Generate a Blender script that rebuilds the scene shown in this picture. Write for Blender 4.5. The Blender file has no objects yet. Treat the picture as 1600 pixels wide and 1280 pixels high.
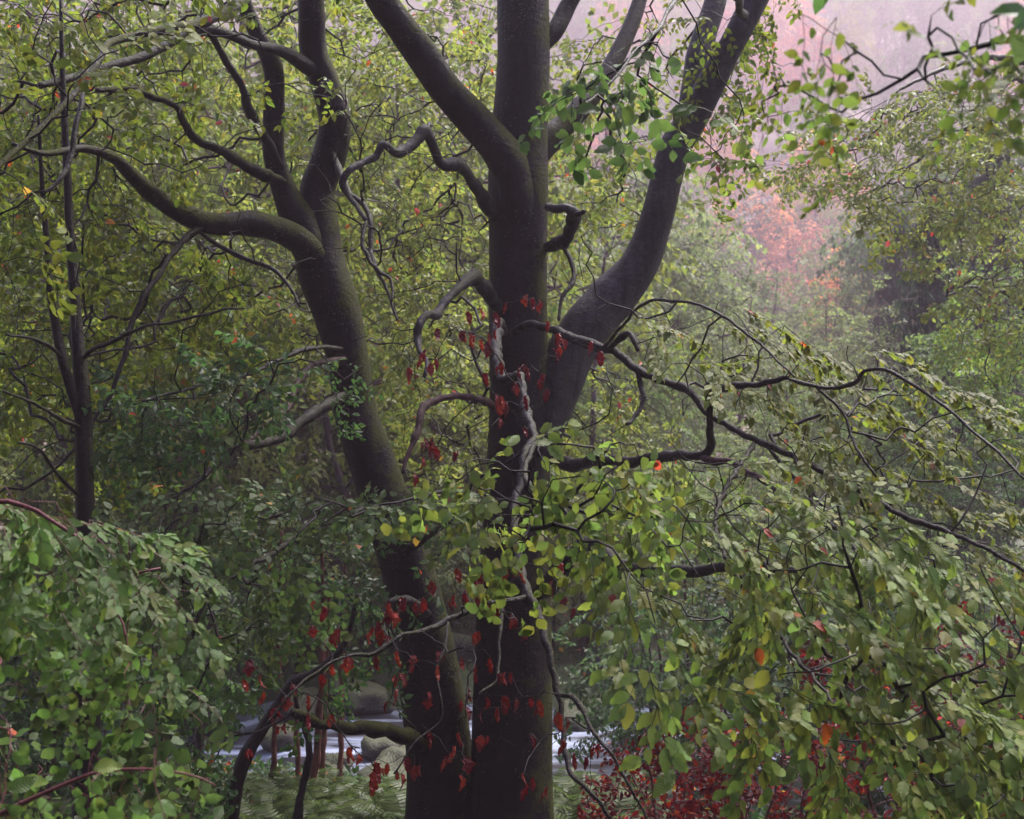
import bpy, math, random
from mathutils import Matrix
import numpy as np

# ------------------------------------------------------------------ camera, world, sun, exposure
SC = bpy.context.scene
COL = SC.collection
CZ = 4.4                      # eye height above the foot of the trees
FPX = 2000.0                  # focal length in pixels of the 1600 px wide photograph
cam_d = bpy.data.cameras.new('camera')
cam = bpy.data.objects.new('camera', cam_d)
COL.objects.link(cam)
cam_d.sensor_width = 36.0
cam_d.lens = 36.0 * FPX / 1600.0
cam_d.clip_start = 0.05
cam_d.clip_end = 3000
cam.location = (0, 0, CZ)
cam.rotation_euler = (math.radians(90), 0, 0)
cam_d.dof.use_dof = True
cam_d.dof.focus_distance = 8.5
cam_d.dof.aperture_fstop = 3.4
SC.camera = cam

SUN_EL, SUN_AZ = 57.0, 42.0   # degrees; azimuth from +Y (view direction) towards +X
world = bpy.data.worlds.new('World')
SC.world = world
world.use_nodes = True
wn = world.node_tree
sky = wn.nodes.new('ShaderNodeTexSky')
sky.sky_type = 'NISHITA'
sky.sun_disc = False
sky.sun_elevation = math.radians(SUN_EL)
sky.sun_rotation = math.radians(SUN_AZ)
sky.dust_density = 3.0
sky.air_density = 1.0
sky.ozone_density = 1.0
bg = wn.nodes['Background']
bg.inputs['Strength'].default_value = 0.06
wn.links.new(sky.outputs[0], bg.inputs['Color'])
sun_d = bpy.data.lights.new('sun', 'SUN')
sun_d.energy = 1.5
sun_d.angle = math.radians(30)
sun_d.color = (1.0, 0.96, 0.93)
sun = bpy.data.objects.new('sun', sun_d)
COL.objects.link(sun)
sun.rotation_euler = (math.radians(90 - SUN_EL), 0, math.radians(180 - SUN_AZ))
sun.location = (20, 30, 60)

vs = SC.view_settings
vs.view_transform = 'Standard'
vs.look = 'None'
vs.gamma = 1
vs.use_curve_mapping = False
vs.exposure = 3.6
SC.render.engine = 'CYCLES'
cy = SC.cycles
cy.max_bounces = 5
cy.diffuse_bounces = 2
cy.glossy_bounces = 2
cy.transmission_bounces = 4
cy.volume_bounces = 0
cy.transparent_max_bounces = 6
cy.caustics_reflective = False
cy.caustics_refractive = False
cy.sample_clamp_indirect = 4
HAZE_DENSITY = 0.0020
HAZE_COLOR = (0.60, 0.46, 0.54)

rng = np.random.default_rng(7)
UP = np.array([0., 0., 1.])


def P(px, py, d):
    return np.array([(px - 800.0) / FPX * d, d, CZ + (640.0 - py) / FPX * d])


def nrm(v):
    v = np.asarray(v, float)
    return v / np.maximum(np.linalg.norm(v, axis=-1, keepdims=True), 1e-9)


# ------------------------------------------------------------------ materials
def mat_new(name):
    m = bpy.data.materials.new(name)
    m.use_nodes = True
    nt = m.node_tree
    return m, nt, nt.nodes['Principled BSDF'], nt.nodes['Material Output']


def N(nt, kind, **kw):
    n = nt.nodes.new(kind)
    for k, v in kw.items():
        setattr(n, k, v)
    return n


def ramp(nt, fac, stops):
    r = N(nt, 'ShaderNodeValToRGB')
    el = r.color_ramp.elements
    while len(el) < len(stops):
        el.new(0.5)
    for e, (p, c) in zip(el, stops):
        e.position = p
        e.color = (*c, 1)
    nt.links.new(fac, r.inputs[0])
    return r.outputs[0]


def noise(nt, scale, detail=4, vec=None, rough=0.6, dist=0.0):
    n = N(nt, 'ShaderNodeTexNoise')
    n.inputs['Scale'].default_value = scale
    n.inputs['Detail'].default_value = detail
    n.inputs['Roughness'].default_value = rough
    n.inputs['Distortion'].default_value = dist
    if vec is not None:
        nt.links.new(vec, n.inputs['Vector'])
    return n.outputs['Fac']


def mixc(nt, fac, a, b, mode='MIX'):
    m = N(nt, 'ShaderNodeMix', data_type='RGBA', blend_type=mode)
    for s, v in ((0, fac), (6, a), (7, b)):
        if isinstance(v, (int, float)):
            m.inputs[s].default_value = v
        elif isinstance(v, tuple):
            m.inputs[s].default_value = (*v, 1)
        else:
            nt.links.new(v, m.inputs[s])
    return m.outputs[2]


def mth(nt, op, a, b=None):
    m = N(nt, 'ShaderNodeMath', operation=op)
    for i, v in enumerate((a, b)):
        if v is None:
            continue
        if isinstance(v, (int, float)):
            m.inputs[i].default_value = v
        else:
            nt.links.new(v, m.inputs[i])
    return m.outputs[0]


def leaf_material(name, trans=0.42, rough=0.38, spec=0.5, veins=False, sat=1.0):
    m, nt, pb, out = mat_new(name)
    at = N(nt, 'ShaderNodeAttribute', attribute_name='tint')
    oi = N(nt, 'ShaderNodeObjectInfo')
    c = mixc(nt, 1.0, at.outputs['Color'], oi.outputs['Color'], 'MULTIPLY')
    geo = N(nt, 'ShaderNodeNewGeometry')
    if veins:
        nz = noise(nt, 90.0, 2)
        c = mixc(nt, mth(nt, 'MULTIPLY', nz, 0.35), c, (0.10, 0.075, 0.02))
        uv = N(nt, 'ShaderNodeUVMap', uv_map='UVMap')
        sp = N(nt, 'ShaderNodeSeparateXYZ')
        nt.links.new(uv.outputs[0], sp.inputs[0])
        v = mth(nt, 'ABSOLUTE', mth(nt, 'SUBTRACT', sp.outputs[1], 0.5))
        t = mth(nt, 'SUBTRACT', sp.outputs[0], mth(nt, 'MULTIPLY', v, 0.55))
        w = mth(nt, 'SINE', mth(nt, 'MULTIPLY', t, 62.0))
        bp = N(nt, 'ShaderNodeBump')
        bp.inputs['Strength'].default_value = 0.4
        bp.inputs['Distance'].default_value = 0.002
        nt.links.new(w, bp.inputs['Height'])
        nt.links.new(bp.outputs[0], pb.inputs['Normal'])
    nt.links.new(c, pb.inputs['Base Color'])
    pb.inputs['Roughness'].default_value = rough
    pb.inputs['Specular IOR Level'].default_value = spec
    tr = N(nt, 'ShaderNodeBsdfTranslucent')
    tc = mixc(nt, 1.0, c, (1.22, 1.30, 0.92), 'MULTIPLY')
    nt.links.new(tc, tr.inputs['Color'])
    ms = N(nt, 'ShaderNodeMixShader')
    ms.inputs[0].default_value = trans
    nt.links.new(pb.outputs[0], ms.inputs[1])
    nt.links.new(tr.outputs[0], ms.inputs[2])
    nt.links.new(ms.outputs[0], out.inputs['Surface'])
    return m


def bark_material(name, c1, c2, moss=0.4, scale=1.0, rough=0.5, lichen=0.3, spec=0.12):
    m, nt, pb, out = mat_new(name)
    tc = N(nt, 'ShaderNodeTexCoord')
    v = tc.outputs['Object']
    mp = N(nt, 'ShaderNodeMapping')
    mp.inputs['Scale'].default_value = (1.0, 1.0, 1.7)
    nt.links.new(v, mp.inputs['Vector'])
    n1 = noise(nt, 2.2 * scale, 6, v, 0.65, 0.4)
    n2 = noise(nt, 16 * scale, 6, mp.outputs[0], 0.7)
    base = ramp(nt, n1, [(0.3, c1), (0.7, c2)])
    base = mixc(nt, 1.0, base, ramp(nt, n2, [(0.35, (0.55, 0.5, 0.55)), (0.7, (1.25, 1.2, 1.25))]), 'MULTIPLY')
    mp2 = N(nt, 'ShaderNodeMapping')
    mp2.inputs['Scale'].default_value = (1.0, 1.0, 0.16)
    nt.links.new(v, mp2.inputs['Vector'])
    st = noise(nt, 7 * scale, 5, mp2.outputs[0], 0.7)
    base = mixc(nt, 1.0, base, ramp(nt, st, [(0.34, (0.35, 0.30, 0.36)), (0.5, (1.0, 0.95, 0.95)), (0.68, (1.55, 1.4, 1.45))]), 'MULTIPLY')
    # pale lichen flecks
    vo = N(nt, 'ShaderNodeTexVoronoi')
    vo.inputs['Scale'].default_value = 34 * scale
    nt.links.new(v, vo.inputs['Vector'])
    fl = mth(nt, 'LESS_THAN', vo.outputs['Distance'], 0.16)
    patch = noise(nt, 2.0 * scale, 3, v)
    flm = mth(nt, 'MULTIPLY', fl, mth(nt, 'MULTIPLY', mth(nt, 'GREATER_THAN', patch, 0.56), lichen))
    base = mixc(nt, flm, base, (0.16, 0.13, 0.11))
    # moss on sides turned to the damp (+x, +z)
    geo = N(nt, 'ShaderNodeNewGeometry')
    sp = N(nt, 'ShaderNodeSeparateXYZ')
    nt.links.new(geo.outputs['Normal'], sp.inputs[0])
    side = mth(nt, 'ADD', mth(nt, 'MULTIPLY', sp.outputs[0], 0.6), mth(nt, 'MULTIPLY', sp.outputs[2], 0.55))
    mz = noise(nt, 3.2, 6, v, 0.7)
    mm = mth(nt, 'ADD', mth(nt, 'MULTIPLY', mz, 2.2), side)
    mf = ramp(nt, mth(nt, 'MULTIPLY', mm, 0.47), [(0.66, (0, 0, 0)), (0.84, (1, 1, 1))])
    mf2 = mth(nt, 'MULTIPLY', mf, moss)
    mfine = noise(nt, 60, 4, v)
    mossc = ramp(nt, mfine, [(0.3, (0.018, 0.021, 0.005)), (0.7, (0.065, 0.068, 0.014))])
    base = mixc(nt, mf2, base, mossc)
    nt.links.new(base, pb.inputs['Base Color'])
    rr = mth(nt, 'ADD', mth(nt, 'MULTIPLY', mf2, 0.4), rough)
    nt.links.new(rr, pb.inputs['Roughness'])
    pb.inputs['Specular IOR Level'].default_value = spec
    bp = N(nt, 'ShaderNodeBump')
    bp.inputs['Strength'].default_value = 0.8
    bp.inputs['Distance'].default_value = 0.016
    nt.links.new(mth(nt, 'ADD', mth(nt, 'ADD', n2, st), mth(nt, 'MULTIPLY', mth(nt, 'MULTIPLY', mf, mfine), 1.2)), bp.inputs['Height'])
    nt.links.new(bp.outputs[0], pb.inputs['Normal'])
    return m


M = {}
M['leaf'] = leaf_material('leaf_mid', 0.58, 0.42, 0.25)
M['leaf_near'] = leaf_material('leaf_near', 0.50, 0.42, 0.20, veins=True)
M['leaf_far'] = leaf_material('leaf_far', 0.5, 0.55, 0.25)
M['withered'] = leaf_material('leaf_withered', 0.22, 0.5, 0.25)
M['bark'] = bark_material('beech_bark', (0.0035, 0.0018, 0.0032), (0.016, 0.0095, 0.0140), 0.8, rough=0.46, lichen=1.0, spec=0.10)
M['bark_grey'] = bark_material('beech_bark_grey', (0.012, 0.0105, 0.013), (0.045, 0.041, 0.048), 0.4, lichen=0.4)
M['bark_dark'] = bark_material('dark_bark', (0.008, 0.006, 0.008), (0.022, 0.017, 0.020), 0.3, 2.0, 0.42, 0.2)
M['bark_red'] = bark_material('sapling_bark', (0.10, 0.034, 0.030), (0.22, 0.080, 0.060), 0.25, 3.0, 0.5, 0.3)
M['bark_wine'] = bark_material('wine_bark', (0.022, 0.008, 0.012), (0.07, 0.028, 0.034), 0.2, 2.0, 0.45, 0.2)
M['bark_far'] = bark_material('far_bark', (0.05, 0.035, 0.04), (0.11, 0.08, 0.085), 0.3, 0.6, 0.7, 0.1)


def simple_mat(name, c, rough=0.5, jitter=0.3, sc=20):
    m, nt, pb, out = mat_new(name)
    n = noise(nt, sc, 4)
    k0, k1 = 1 - jitter, 1 + jitter
    cc = ramp(nt, n, [(0.3, tuple(x * k0 for x in c)), (0.7, tuple(x * k1 for x in c))])
    nt.links.new(cc, pb.inputs['Base Color'])
    pb.inputs['Roughness'].default_value = rough
    pb.inputs['Specular IOR Level'].default_value = 0.12
    return m


M['twig'] = simple_mat('twig_bark', (0.009, 0.006, 0.008), 0.6)
M['twig_red'] = simple_mat('red_twig_bark', (0.09, 0.03, 0.035), 0.4)
M['twig_pale'] = simple_mat('pale_twig_bark', (0.12, 0.09, 0.10), 0.45)


# ------------------------------------------------------------------ mesh helpers
class MB:
    def __init__(self):
        self.v, self.q, self.t, self.c, self.uv, self.n = [], [], [], [], [], 0

    def add(self, v, quads=None, tris=None, tint=None, uv=None):
        v = np.asarray(v, float)
        if quads is not None and len(quads):
            self.q.append(np.asarray(quads, np.int64) + self.n)
        if tris is not None and len(tris):
            self.t.append(np.asarray(tris, np.int64) + self.n)
        self.v.append(v)
        if tint is None:
            tint = np.ones((len(v), 3))
        self.c.append(np.broadcast_to(tint, (len(v), 3)))
        self.uv.append(np.zeros((len(v), 2)) if uv is None else uv)
        self.n += len(v)

    def mesh(self, name, mat, smooth=True, tint=False, uv=False):
        me = bpy.data.meshes.new(name)
        if not self.v:
            return me
        V = np.concatenate(self.v)
        me.vertices.add(len(V))
        me.vertices.foreach_set('co', V.astype(np.float32).ravel())
        q = np.concatenate(self.q) if self.q else np.zeros((0, 4), np.int64)
        t = np.concatenate(self.t) if self.t else np.zeros((0, 3), np.int64)
        li = np.concatenate([q.ravel(), t.ravel()]).astype(np.int32)
        tot = np.concatenate([np.full(len(q), 4), np.full(len(t), 3)]).astype(np.int32)
        st = np.concatenate([[0], np.cumsum(tot)[:-1]]).astype(np.int32)
        me.loops.add(len(li))
        me.loops.foreach_set('vertex_index', li)
        me.polygons.add(len(tot))
        me.polygons.foreach_set('loop_start', st)
        me.polygons.foreach_set('loop_total', tot)
        me.polygons.foreach_set('use_smooth', np.full(len(tot), smooth, bool))
        if tint:
            a = me.attributes.new('tint', 'FLOAT_COLOR', 'POINT')
            C = np.ones((len(V), 4), np.float32)
            C[:, :3] = np.concatenate(self.c)
            a.data.foreach_set('color', C.ravel())
        if uv:
            l = me.uv_layers.new(name='UVMap')
            U = np.concatenate(self.uv)[li].astype(np.float32)
            l.data.foreach_set('uv', U.ravel())
        me.update(calc_edges=True)
        me.validate()
        me.materials.append(mat)
        return me


def link(name, data, parent=None, kind=None):
    o = bpy.data.objects.new(name, data)
    COL.objects.link(o)
    if parent is not None:
        o.parent = parent
    if kind:
        o['kind'] = kind
    return o


def thing(name, label, cat, loc=(0, 0, 0), group=None):
    o = link(name, None)
    o.location = loc
    o['label'] = label
    o['category'] = cat
    if group:
        o['group'] = group
    o.empty_display_size = 0.2
    return o


def catmull(pts, step):
    """resample control rows (x,y,z,r,...) with a Catmull-Rom spline"""
    p = np.asarray(pts, float)
    e = np.vstack([2 * p[0] - p[1], p, 2 * p[-1] - p[-2]])
    out = []
    for i in range(1, len(e) - 2):
        a, b, c, d = e[i - 1], e[i], e[i + 1], e[i + 2]
        n = max(2, int(np.linalg.norm(c[:3] - b[:3]) / step))
        t = np.linspace(0, 1, n, endpoint=False)[:, None]
        out.append(0.5 * ((2 * b) + (-a + c) * t + (2 * a - 5 * b + 4 * c - d) * t ** 2 + (-a + 3 * b - 3 * c + d) * t ** 3))
    out.append(p[-1][None])
    return np.concatenate(out)


def frames(p):
    t = np.gradient(p, axis=0) if len(p) > 2 else np.repeat((p[-1] - p[0])[None], len(p), 0)
    t = nrm(t)
    ref = np.array([0.0, -1.0, 0.0]) if abs(t[0][1]) < 0.9 else np.array([1.0, 0, 0])
    u = nrm(ref - t[0] * np.dot(ref, t[0]))
    U = np.empty_like(p)
    for i in range(len(p)):
        u = u - t[i] * np.dot(u, t[i])
        u = u / max(np.linalg.norm(u), 1e-9)
        U[i] = u
    return t, U, np.cross(t, U)


def tube(mb, p, r, sides=6, lump=0.0, seed=0, cap=True, tint=None):
    p = np.asarray(p, float)
    r = np.asarray(r, float)
    n = len(p)
    t, U, W = frames(p)
    a = np.linspace(0, 2 * np.pi, sides, endpoint=False)
    rad = np.repeat(r[:, None], sides, 1)
    if lump > 0:
        g = np.random.default_rng(seed)
        L = np.concatenate([[0], np.cumsum(np.linalg.norm(np.diff(p, axis=0), axis=1))])
        L = L / max(r.mean() * 6, 1e-3)
        f = np.zeros_like(rad)
        for k in range(1, 6):
            for j in range(3):
                f += g.normal() * np.cos(k * a[None] + g.uniform(0, 6.28) + L[:, None] * g.normal() * 1.6) / k ** 1.1 * 0.33
        rad = rad * (1 + lump * f)
    V = p[:, None] + rad[..., None] * (np.cos(a)[None, :, None] * U[:, None] + np.sin(a)[None, :, None] * W[:, None])
    V = V.reshape(-1, 3)
    i = np.arange(n - 1)[:, None] * sides
    j = np.arange(sides)[None]
    k = (j + 1) % sides
    Q = np.stack([i + j, i + k, i + sides + k, i + sides + j], -1).reshape(-1, 4)
    T = None
    if cap:
        V = np.vstack([V, p[-1] + t[-1] * r[-1] * 0.6, p[0] - t[0] * r[0] * 0.3])
        e = (n - 1) * sides
        jj = np.arange(sides)
        kk = (jj + 1) % sides
        T = np.concatenate([np.stack([e + jj, e + kk, np.full(sides, n * sides)], -1),
                            np.stack([kk, jj, np.full(sides, n * sides + 1)], -1)])
    mb.add(V, Q, T, tint)


def wobble(p, amp, seed, keep_ends=True):
    g = np.random.default_rng(seed)
    n = len(p)
    L = np.concatenate([[0], np.cumsum(np.linalg.norm(np.diff(p, axis=0), axis=1))])
    w = np.zeros((n, 3))
    for lam, a in ((0.9, 1.0), (0.38, 0.6), (0.16, 0.35)):
        for ax in range(3):
            w[:, ax] += a * np.sin(L / lam * 6.28 + g.uniform(0, 6.28)) * g.normal()
    if keep_ends:
        w *= np.clip(L / 0.3, 0, 1)[:, None]
    return p + w * amp


def trace(pts):
    """control rows (px, py, width px, depth m) -> x,y,z,r rows"""
    return np.array([[*P(x, y, d), 0.5 * w / FPX * d] for x, y, w, d in pts])


# ------------------------------------------------------------------ leaves and sprays
def leaf_shape(lod, seed=0):
    g = np.random.default_rng(100 + seed)
    if lod >= 2:
        v = np.array([[0, 0, 0], [.30, .27, .06], [.66, .22, .03], [1, 0, -.12], [.66, -.22, .03], [.30, -.27, .06], [.5, 0, -.03]], float)
        if lod == 2:
            t = np.array([[0, 6, 1], [1, 6, 2], [2, 6, 3], [3, 6, 4], [4, 6, 5], [5, 6, 0]])
            return v, t
        v = np.array([[0, 0, 0], [.5, .31, .06], [1, 0, -.08], [.5, -.31, .06]], float)
        return v, np.array([[0, 2, 1], [0, 3, 2]])
    us = np.array([0, .10, .22, .35, .48, .61, .74, .87, 1.0])
    k = len(us)
    hw = g.uniform(0.25, 0.31) * np.sin(np.pi * us ** 0.78) ** 0.95
    hw[0] = hw[-1] = 0
    curl = g.uniform(-.22, -.05)
    fold = g.uniform(.04, .26)
    bend = g.normal() * 0.05
    rows = [[u, bend * math.sin(3 * u), curl * (u - 0.35) ** 2 * 1.6] for u in us]
    for s in (1, -1):
        for i in range(1, k - 1):
            h = hw[i] * (1 + (0.07 if i % 2 else -0.05) + g.normal() * 0.04)       # toothed, wavy margin
            rows.append([us[i] + (0.03 if i % 2 else 0.0), rows[i][1] + s * h, rows[i][2] + fold * h + g.normal() * 0.022])
    v = np.array(rows)
    t = []
    for s, o in ((1, k), (-1, k + k - 2)):
        e = [0] + [o + i for i in range(k - 2)] + [k - 1]
        for i in range(k - 1):
            a, b, c, d = i, i + 1, e[i + 1], e[i]
            tri = [(a, b, c), (a, c, d)]
            if i == 0:
                tri = [(a, b, c)]
            if i == k - 2:
                tri = [(a, b, d)]
            for q in tri:
                t.append(q if s > 0 else q[::-1])
    return v, np.array(t)


LEAF = {(l, s): leaf_shape(l, s) for l in (1, 2, 3) for s in range(5)}


def make_spray(seed, length=0.5, side_gap=0.065, side_max=0.24, leaf_gap=0.042, leaf=0.085, droop=0.25, twig_r=0.0022, side_ang=(0.7, 1.0), leaf_ang=(0.6, 1.05), lj=0.3):
    """flat beech spray along +x, normal +z; returns leaf arrays and a twig mesh"""
    g = np.random.default_rng(seed)
    LP, LX, LN, LS = [], [], [], []
    tw = MB()

    def run(p0, d0, L, r0, level):
        n = max(3, int(L / 0.05) + 2)
        pts = [np.array(p0, float)]
        d = np.array(d0, float)
        for i in range(n - 1):
            d = nrm(d + np.array([0, g.normal() * 0.16, g.normal() * 0.08 - droop * 0.12]))
            pts.append(pts[-1] + d * L / (n - 1))
        pts = np.array(pts)
        tube(tw, pts, np.linspace(r0, r0 * 0.45, n), 3, cap=False)
        cum = np.linspace(0, L, n)
        return pts, cum

    def leaves(pts, cum, L, start):
        s = start
        sg = 1 if g.random() < .5 else -1
        while s < L:
            p = np.array([np.interp(s, cum, pts[:, k]) for k in range(3)])
            k = min(np.searchsorted(cum, s), len(pts) - 1)
            d = nrm(pts[k] - pts[k - 1])
            a = sg * g.uniform(*leaf_ang)
            x = np.array([d[0] * math.cos(a) - d[1] * math.sin(a), d[0] * math.sin(a) + d[1] * math.cos(a), d[2] - 0.22 * g.random() - droop * .3])
            LP.append(p)
            LX.append(nrm(x))
            LN.append(nrm(np.array([g.normal() * lj, g.normal() * lj, 1])))
            LS.append(leaf * g.uniform(0.55, 1.2))
            s += leaf_gap * g.uniform(0.75, 1.3)
            sg = -sg
        LP.append(pts[-1])
        LX.append(nrm(pts[-1] - pts[-2] + np.array([0, g.normal() * .2, -0.15])))
        LN.append(nrm(np.array([g.normal() * .25, g.normal() * .25, 1])))
        LS.append(leaf * g.uniform(0.85, 1.2))

    pts, cum = run((0, 0, 0), (1, 0, 0.05), length, twig_r, 0)
    leaves(pts, cum, length, length * 0.35)
    s, sg = length * 0.12, 1
    while s < length * 0.9 and side_max > 0:
        p = np.array([np.interp(s, cum, pts[:, k]) for k in range(3)])
        k = min(np.searchsorted(cum, s), len(pts) - 1)
        d = nrm(pts[k] - pts[k - 1])
        a = sg * g.uniform(*side_ang)
        x = np.array([d[0] * math.cos(a) - d[1] * math.sin(a), d[0] * math.sin(a) + d[1] * math.cos(a), d[2]])
        L = side_max * (1 - 0.65 * s / length) * g.uniform(0.7, 1.15)
        q, c = run(p, x, L, twig_r * 0.7, 1)
        leaves(q, c, L, 0.03)
        s += side_gap * g.uniform(0.8, 1.3)
        sg = -sg
    tv = np.concatenate(tw.v)
    tq = np.concatenate(tw.q)
    return dict(P=np.array(LP), X=np.array(LX), N=np.array(LN), S=np.array(LS), tv=tv, tq=tq)


SPRAY = {
    'big': [make_spray(i) for i in range(8)],
    'small': [make_spray(20 + i, 0.32, 0.09, 0.11, 0.05, 0.085, 0.35) for i in range(8)],
    'cascade': [make_spray(120 + i, 0.62, 0.10, 0.30, 0.034, 0.085, 0.12, side_ang=(0.3, 0.55), leaf_ang=(0.35, 0.75), lj=0.17) for i in range(8)],
    'hang': [make_spray(40 + i, 0.46, 0.09, 0.16, 0.046, 0.088, 0.5) for i in range(8)],
    'coarse': [make_spray(60 + i, 0.9, 0.15, 0.5, 0.10, 0.15, 0.3, 0.004) for i in range(6)],
    'huge': [make_spray(80 + i, 1.6, 0.3, 0.9, 0.20, 0.30, 0.3, 0.008) for i in range(6)],
    'string': [make_spray(100 + i, 0.40, 0.2, 0.05, 0.055, 0.085, 0.5) for i in range(6)],
}

PAL = {   # base colours (linear albedo), weights
    'yellowgreen': ([(0.128, 0.148, 0.022), (0.108, 0.140, 0.022), (0.152, 0.154, 0.024), (0.086, 0.120, 0.022)], [4, 4, 2, 2]),
    'pale': ([(0.165, 0.178, 0.045), (0.145, 0.170, 0.045), (0.185, 0.182, 0.048), (0.12, 0.155, 0.045)], [4, 4, 2, 2]),  # backlight put into the colour: lighter yellow-green for leaves farther back
    'mid': ([(0.115, 0.176, 0.042), (0.142, 0.186, 0.040), (0.168, 0.182, 0.036), (0.092, 0.152, 0.042)], [3, 4, 2, 2]),
    'green': ([(0.055, 0.115, 0.038), (0.070, 0.130, 0.040), (0.050, 0.095, 0.036)], [3, 3, 2]),
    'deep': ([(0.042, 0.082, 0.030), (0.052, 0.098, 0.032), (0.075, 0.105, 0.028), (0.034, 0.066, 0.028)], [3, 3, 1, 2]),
    'hazel': ([(0.088, 0.172, 0.046), (0.106, 0.186, 0.048), (0.074, 0.146, 0.044), (0.130, 0.182, 0.044)], [3, 3, 2, 1]),
    'crimson': ([(0.11, 0.006, 0.010), (0.17, 0.011, 0.009), (0.07, 0.005, 0.012), (0.24, 0.03, 0.010)], [4, 2, 4, 1]),
    'neutral': ([(1.0, 1.0, 1.0), (0.8, 0.85, 0.8), (1.2, 1.12, 1.0), (0.65, 0.72, 0.7)], [3, 3, 2, 2]),
}
ACCENT = [(0.42, 0.07, 0.02), (0.35, 0.04, 0.03), (0.36, 0.20, 0.04), (0.40, 0.14, 0.05), (0.30, 0.05, 0.07)]


def pick_tints(name, n, g, accent=0.0):
    cols, w = PAL[name]
    w = np.array(w, float)
    c = np.array(cols)[g.choice(len(cols), n, p=w / w.sum())]
    c = c * g.uniform(0.78, 1.22, (n, 1)) * g.uniform(0.93, 1.07, (n, 3))
    if accent > 0:
        k = g.random(n) < accent
        c[k] = np.array(ACCENT)[g.integers(0, len(ACCENT), k.sum())]
    return c


class Leaves:
    """every leaf of one thing, kept as arrays until the thing is finished"""
    def __init__(self):
        self.P, self.X, self.N, self.S, self.C, self.L = [], [], [], [], [], []
        self.tw = MB()

    def add(self, P_, X, N_, S, C, lod):
        self.P.append(P_), self.X.append(X), self.N.append(N_), self.S.append(S), self.C.append(C)
        self.L.append(np.full(len(P_), lod))

    def sprays(self, kind, pos, axis, normal, scale, pal, g, accent, lod, spray_col=0.12):
        T = SPRAY[kind]
        pos = np.asarray(pos)
        x = nrm(axis)
        nn = nrm(normal - x * (normal * x).sum(1, keepdims=True))
        y = np.cross(nn, x)
        R = np.stack([x, y, nn], 2)          # columns
        ids = g.integers(0, len(T), len(pos))
        for k in range(len(T)):
            sel = np.where(ids == k)[0]
            if not len(sel):
                continue
            t = T[k]
            r, s, p = R[sel], scale[sel], pos[sel]
            m = len(t['P'])
            Pw = np.einsum('nij,mj->nmi', r, t['P']) * s[:, None, None] + p[:, None]
            Xw = np.einsum('nij,mj->nmi', r, t['X'])
            Nw = np.einsum('nij,mj->nmi', r, t['N'])
            Sw = s[:, None] * t['S'][None] * g.uniform(0.9, 1.1, (len(sel), m))
            C = pick_tints(pal, len(sel) * m, g, accent).reshape(len(sel), m, 3)
            C = C * (1 + spray_col * g.normal(size=(len(sel), 1, 1)))
            keep = g.random(len(sel) * m) < 0.93
            self.add(Pw.reshape(-1, 3)[keep], Xw.reshape(-1, 3)[keep], Nw.reshape(-1, 3)[keep], Sw.ravel()[keep],
                     np.clip(C.reshape(-1, 3)[keep], 0.004, 1.6), lod)
            tv = np.einsum('nij,mj->nmi', r, t['tv']) * s[:, None, None] + p[:, None]
            nv = len(t['tv'])
            q = t['tq'][None] + (np.arange(len(sel)) * nv)[:, None, None]
            self.tw.add(tv.reshape(-1, 3), q.reshape(-1, 4))

    def arrays(self):
        return [np.concatenate(a) for a in (self.P, self.X, self.N, self.S, self.C, self.L)]

    def build(self, parent, pieces=0, mat='leaf', near_mat='leaf_near', name='crown', leaf_name='leaf', twig_mat='twig', offset=(0, 0, 0)):
        if self.tw.n:
            link('twigs', self.tw.mesh('twigs', M[twig_mat]), parent, 'stuff')
        if not self.P:
            return
        P_, X, N_, S, C, L = self.arrays()
        off = np.array(offset)
        N_ = nrm(N_ - X * (N_ * X).sum(1, keepdims=True))
        Y = np.cross(N_, X)
        rest = np.ones(len(P_), bool)
        if pieces:
            w = P_ + off
            d = np.maximum(w[:, 1], 0.5)
            px = 800 + w[:, 0] / d * FPX
            py = 640 - (w[:, 2] - CZ) / d * FPX
            vis = (px > 5) & (px < 1595) & (py > 5) & (py < 1275)
            view = nrm(w - np.array([0, 0, CZ]))
            size = np.where(vis, S / d * (0.35 + np.abs((N_ * view).sum(1))), 0)
            top = np.argsort(-size)[:pieces]
            top = top[size[top] > 0]
            rest[top] = False
        crown = None
        shapes = (np.arange(len(P_)) * 7919) % 5
        for grp, lods, mt in ((1, (1,), near_mat), (2, (2, 3), mat)):
            mb = MB()
            for lod in lods:
                for sh in range(5 if lod == 1 else 1):
                    s = rest & (L == lod)
                    if lod == 1:
                        s &= shapes == sh
                    s = np.where(s)[0]
                    if not len(s):
                        continue
                    v, t = LEAF[(lod, sh)]
                    V = P_[s][:, None] + S[s][:, None, None] * (v[None, :, 0, None] * X[s][:, None] + v[None, :, 1, None] * Y[s][:, None] + v[None, :, 2, None] * N_[s][:, None])
                    T = t[None] + (np.arange(len(s)) * len(v))[:, None, None]
                    uv = np.tile(np.stack([v[:, 0], v[:, 1] + 0.5], 1), (len(s), 1))
                    mb.add(V.reshape(-1, 3), None, T.reshape(-1, 3), np.repeat(C[s], len(v), 0), uv)
            if mb.n:
                c = link(name, mb.mesh(name, M[mt], grp == 1, True, grp == 1), parent, 'stuff')
                crown = crown or c
        for i in (top if pieces else ()):
            o = link(leaf_name, LEAF_MESH[near_mat][int(i) % 5], crown)
            m = np.eye(4)
            m[:3, 0], m[:3, 1], m[:3, 2], m[:3, 3] = X[i] * S[i], Y[i] * S[i], N_[i] * S[i], P_[i]
            o.matrix_local = Matrix([[float(c) for c in r] for r in m])
            o.color = (*[float(c) for c in C[i]], 1)


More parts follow.
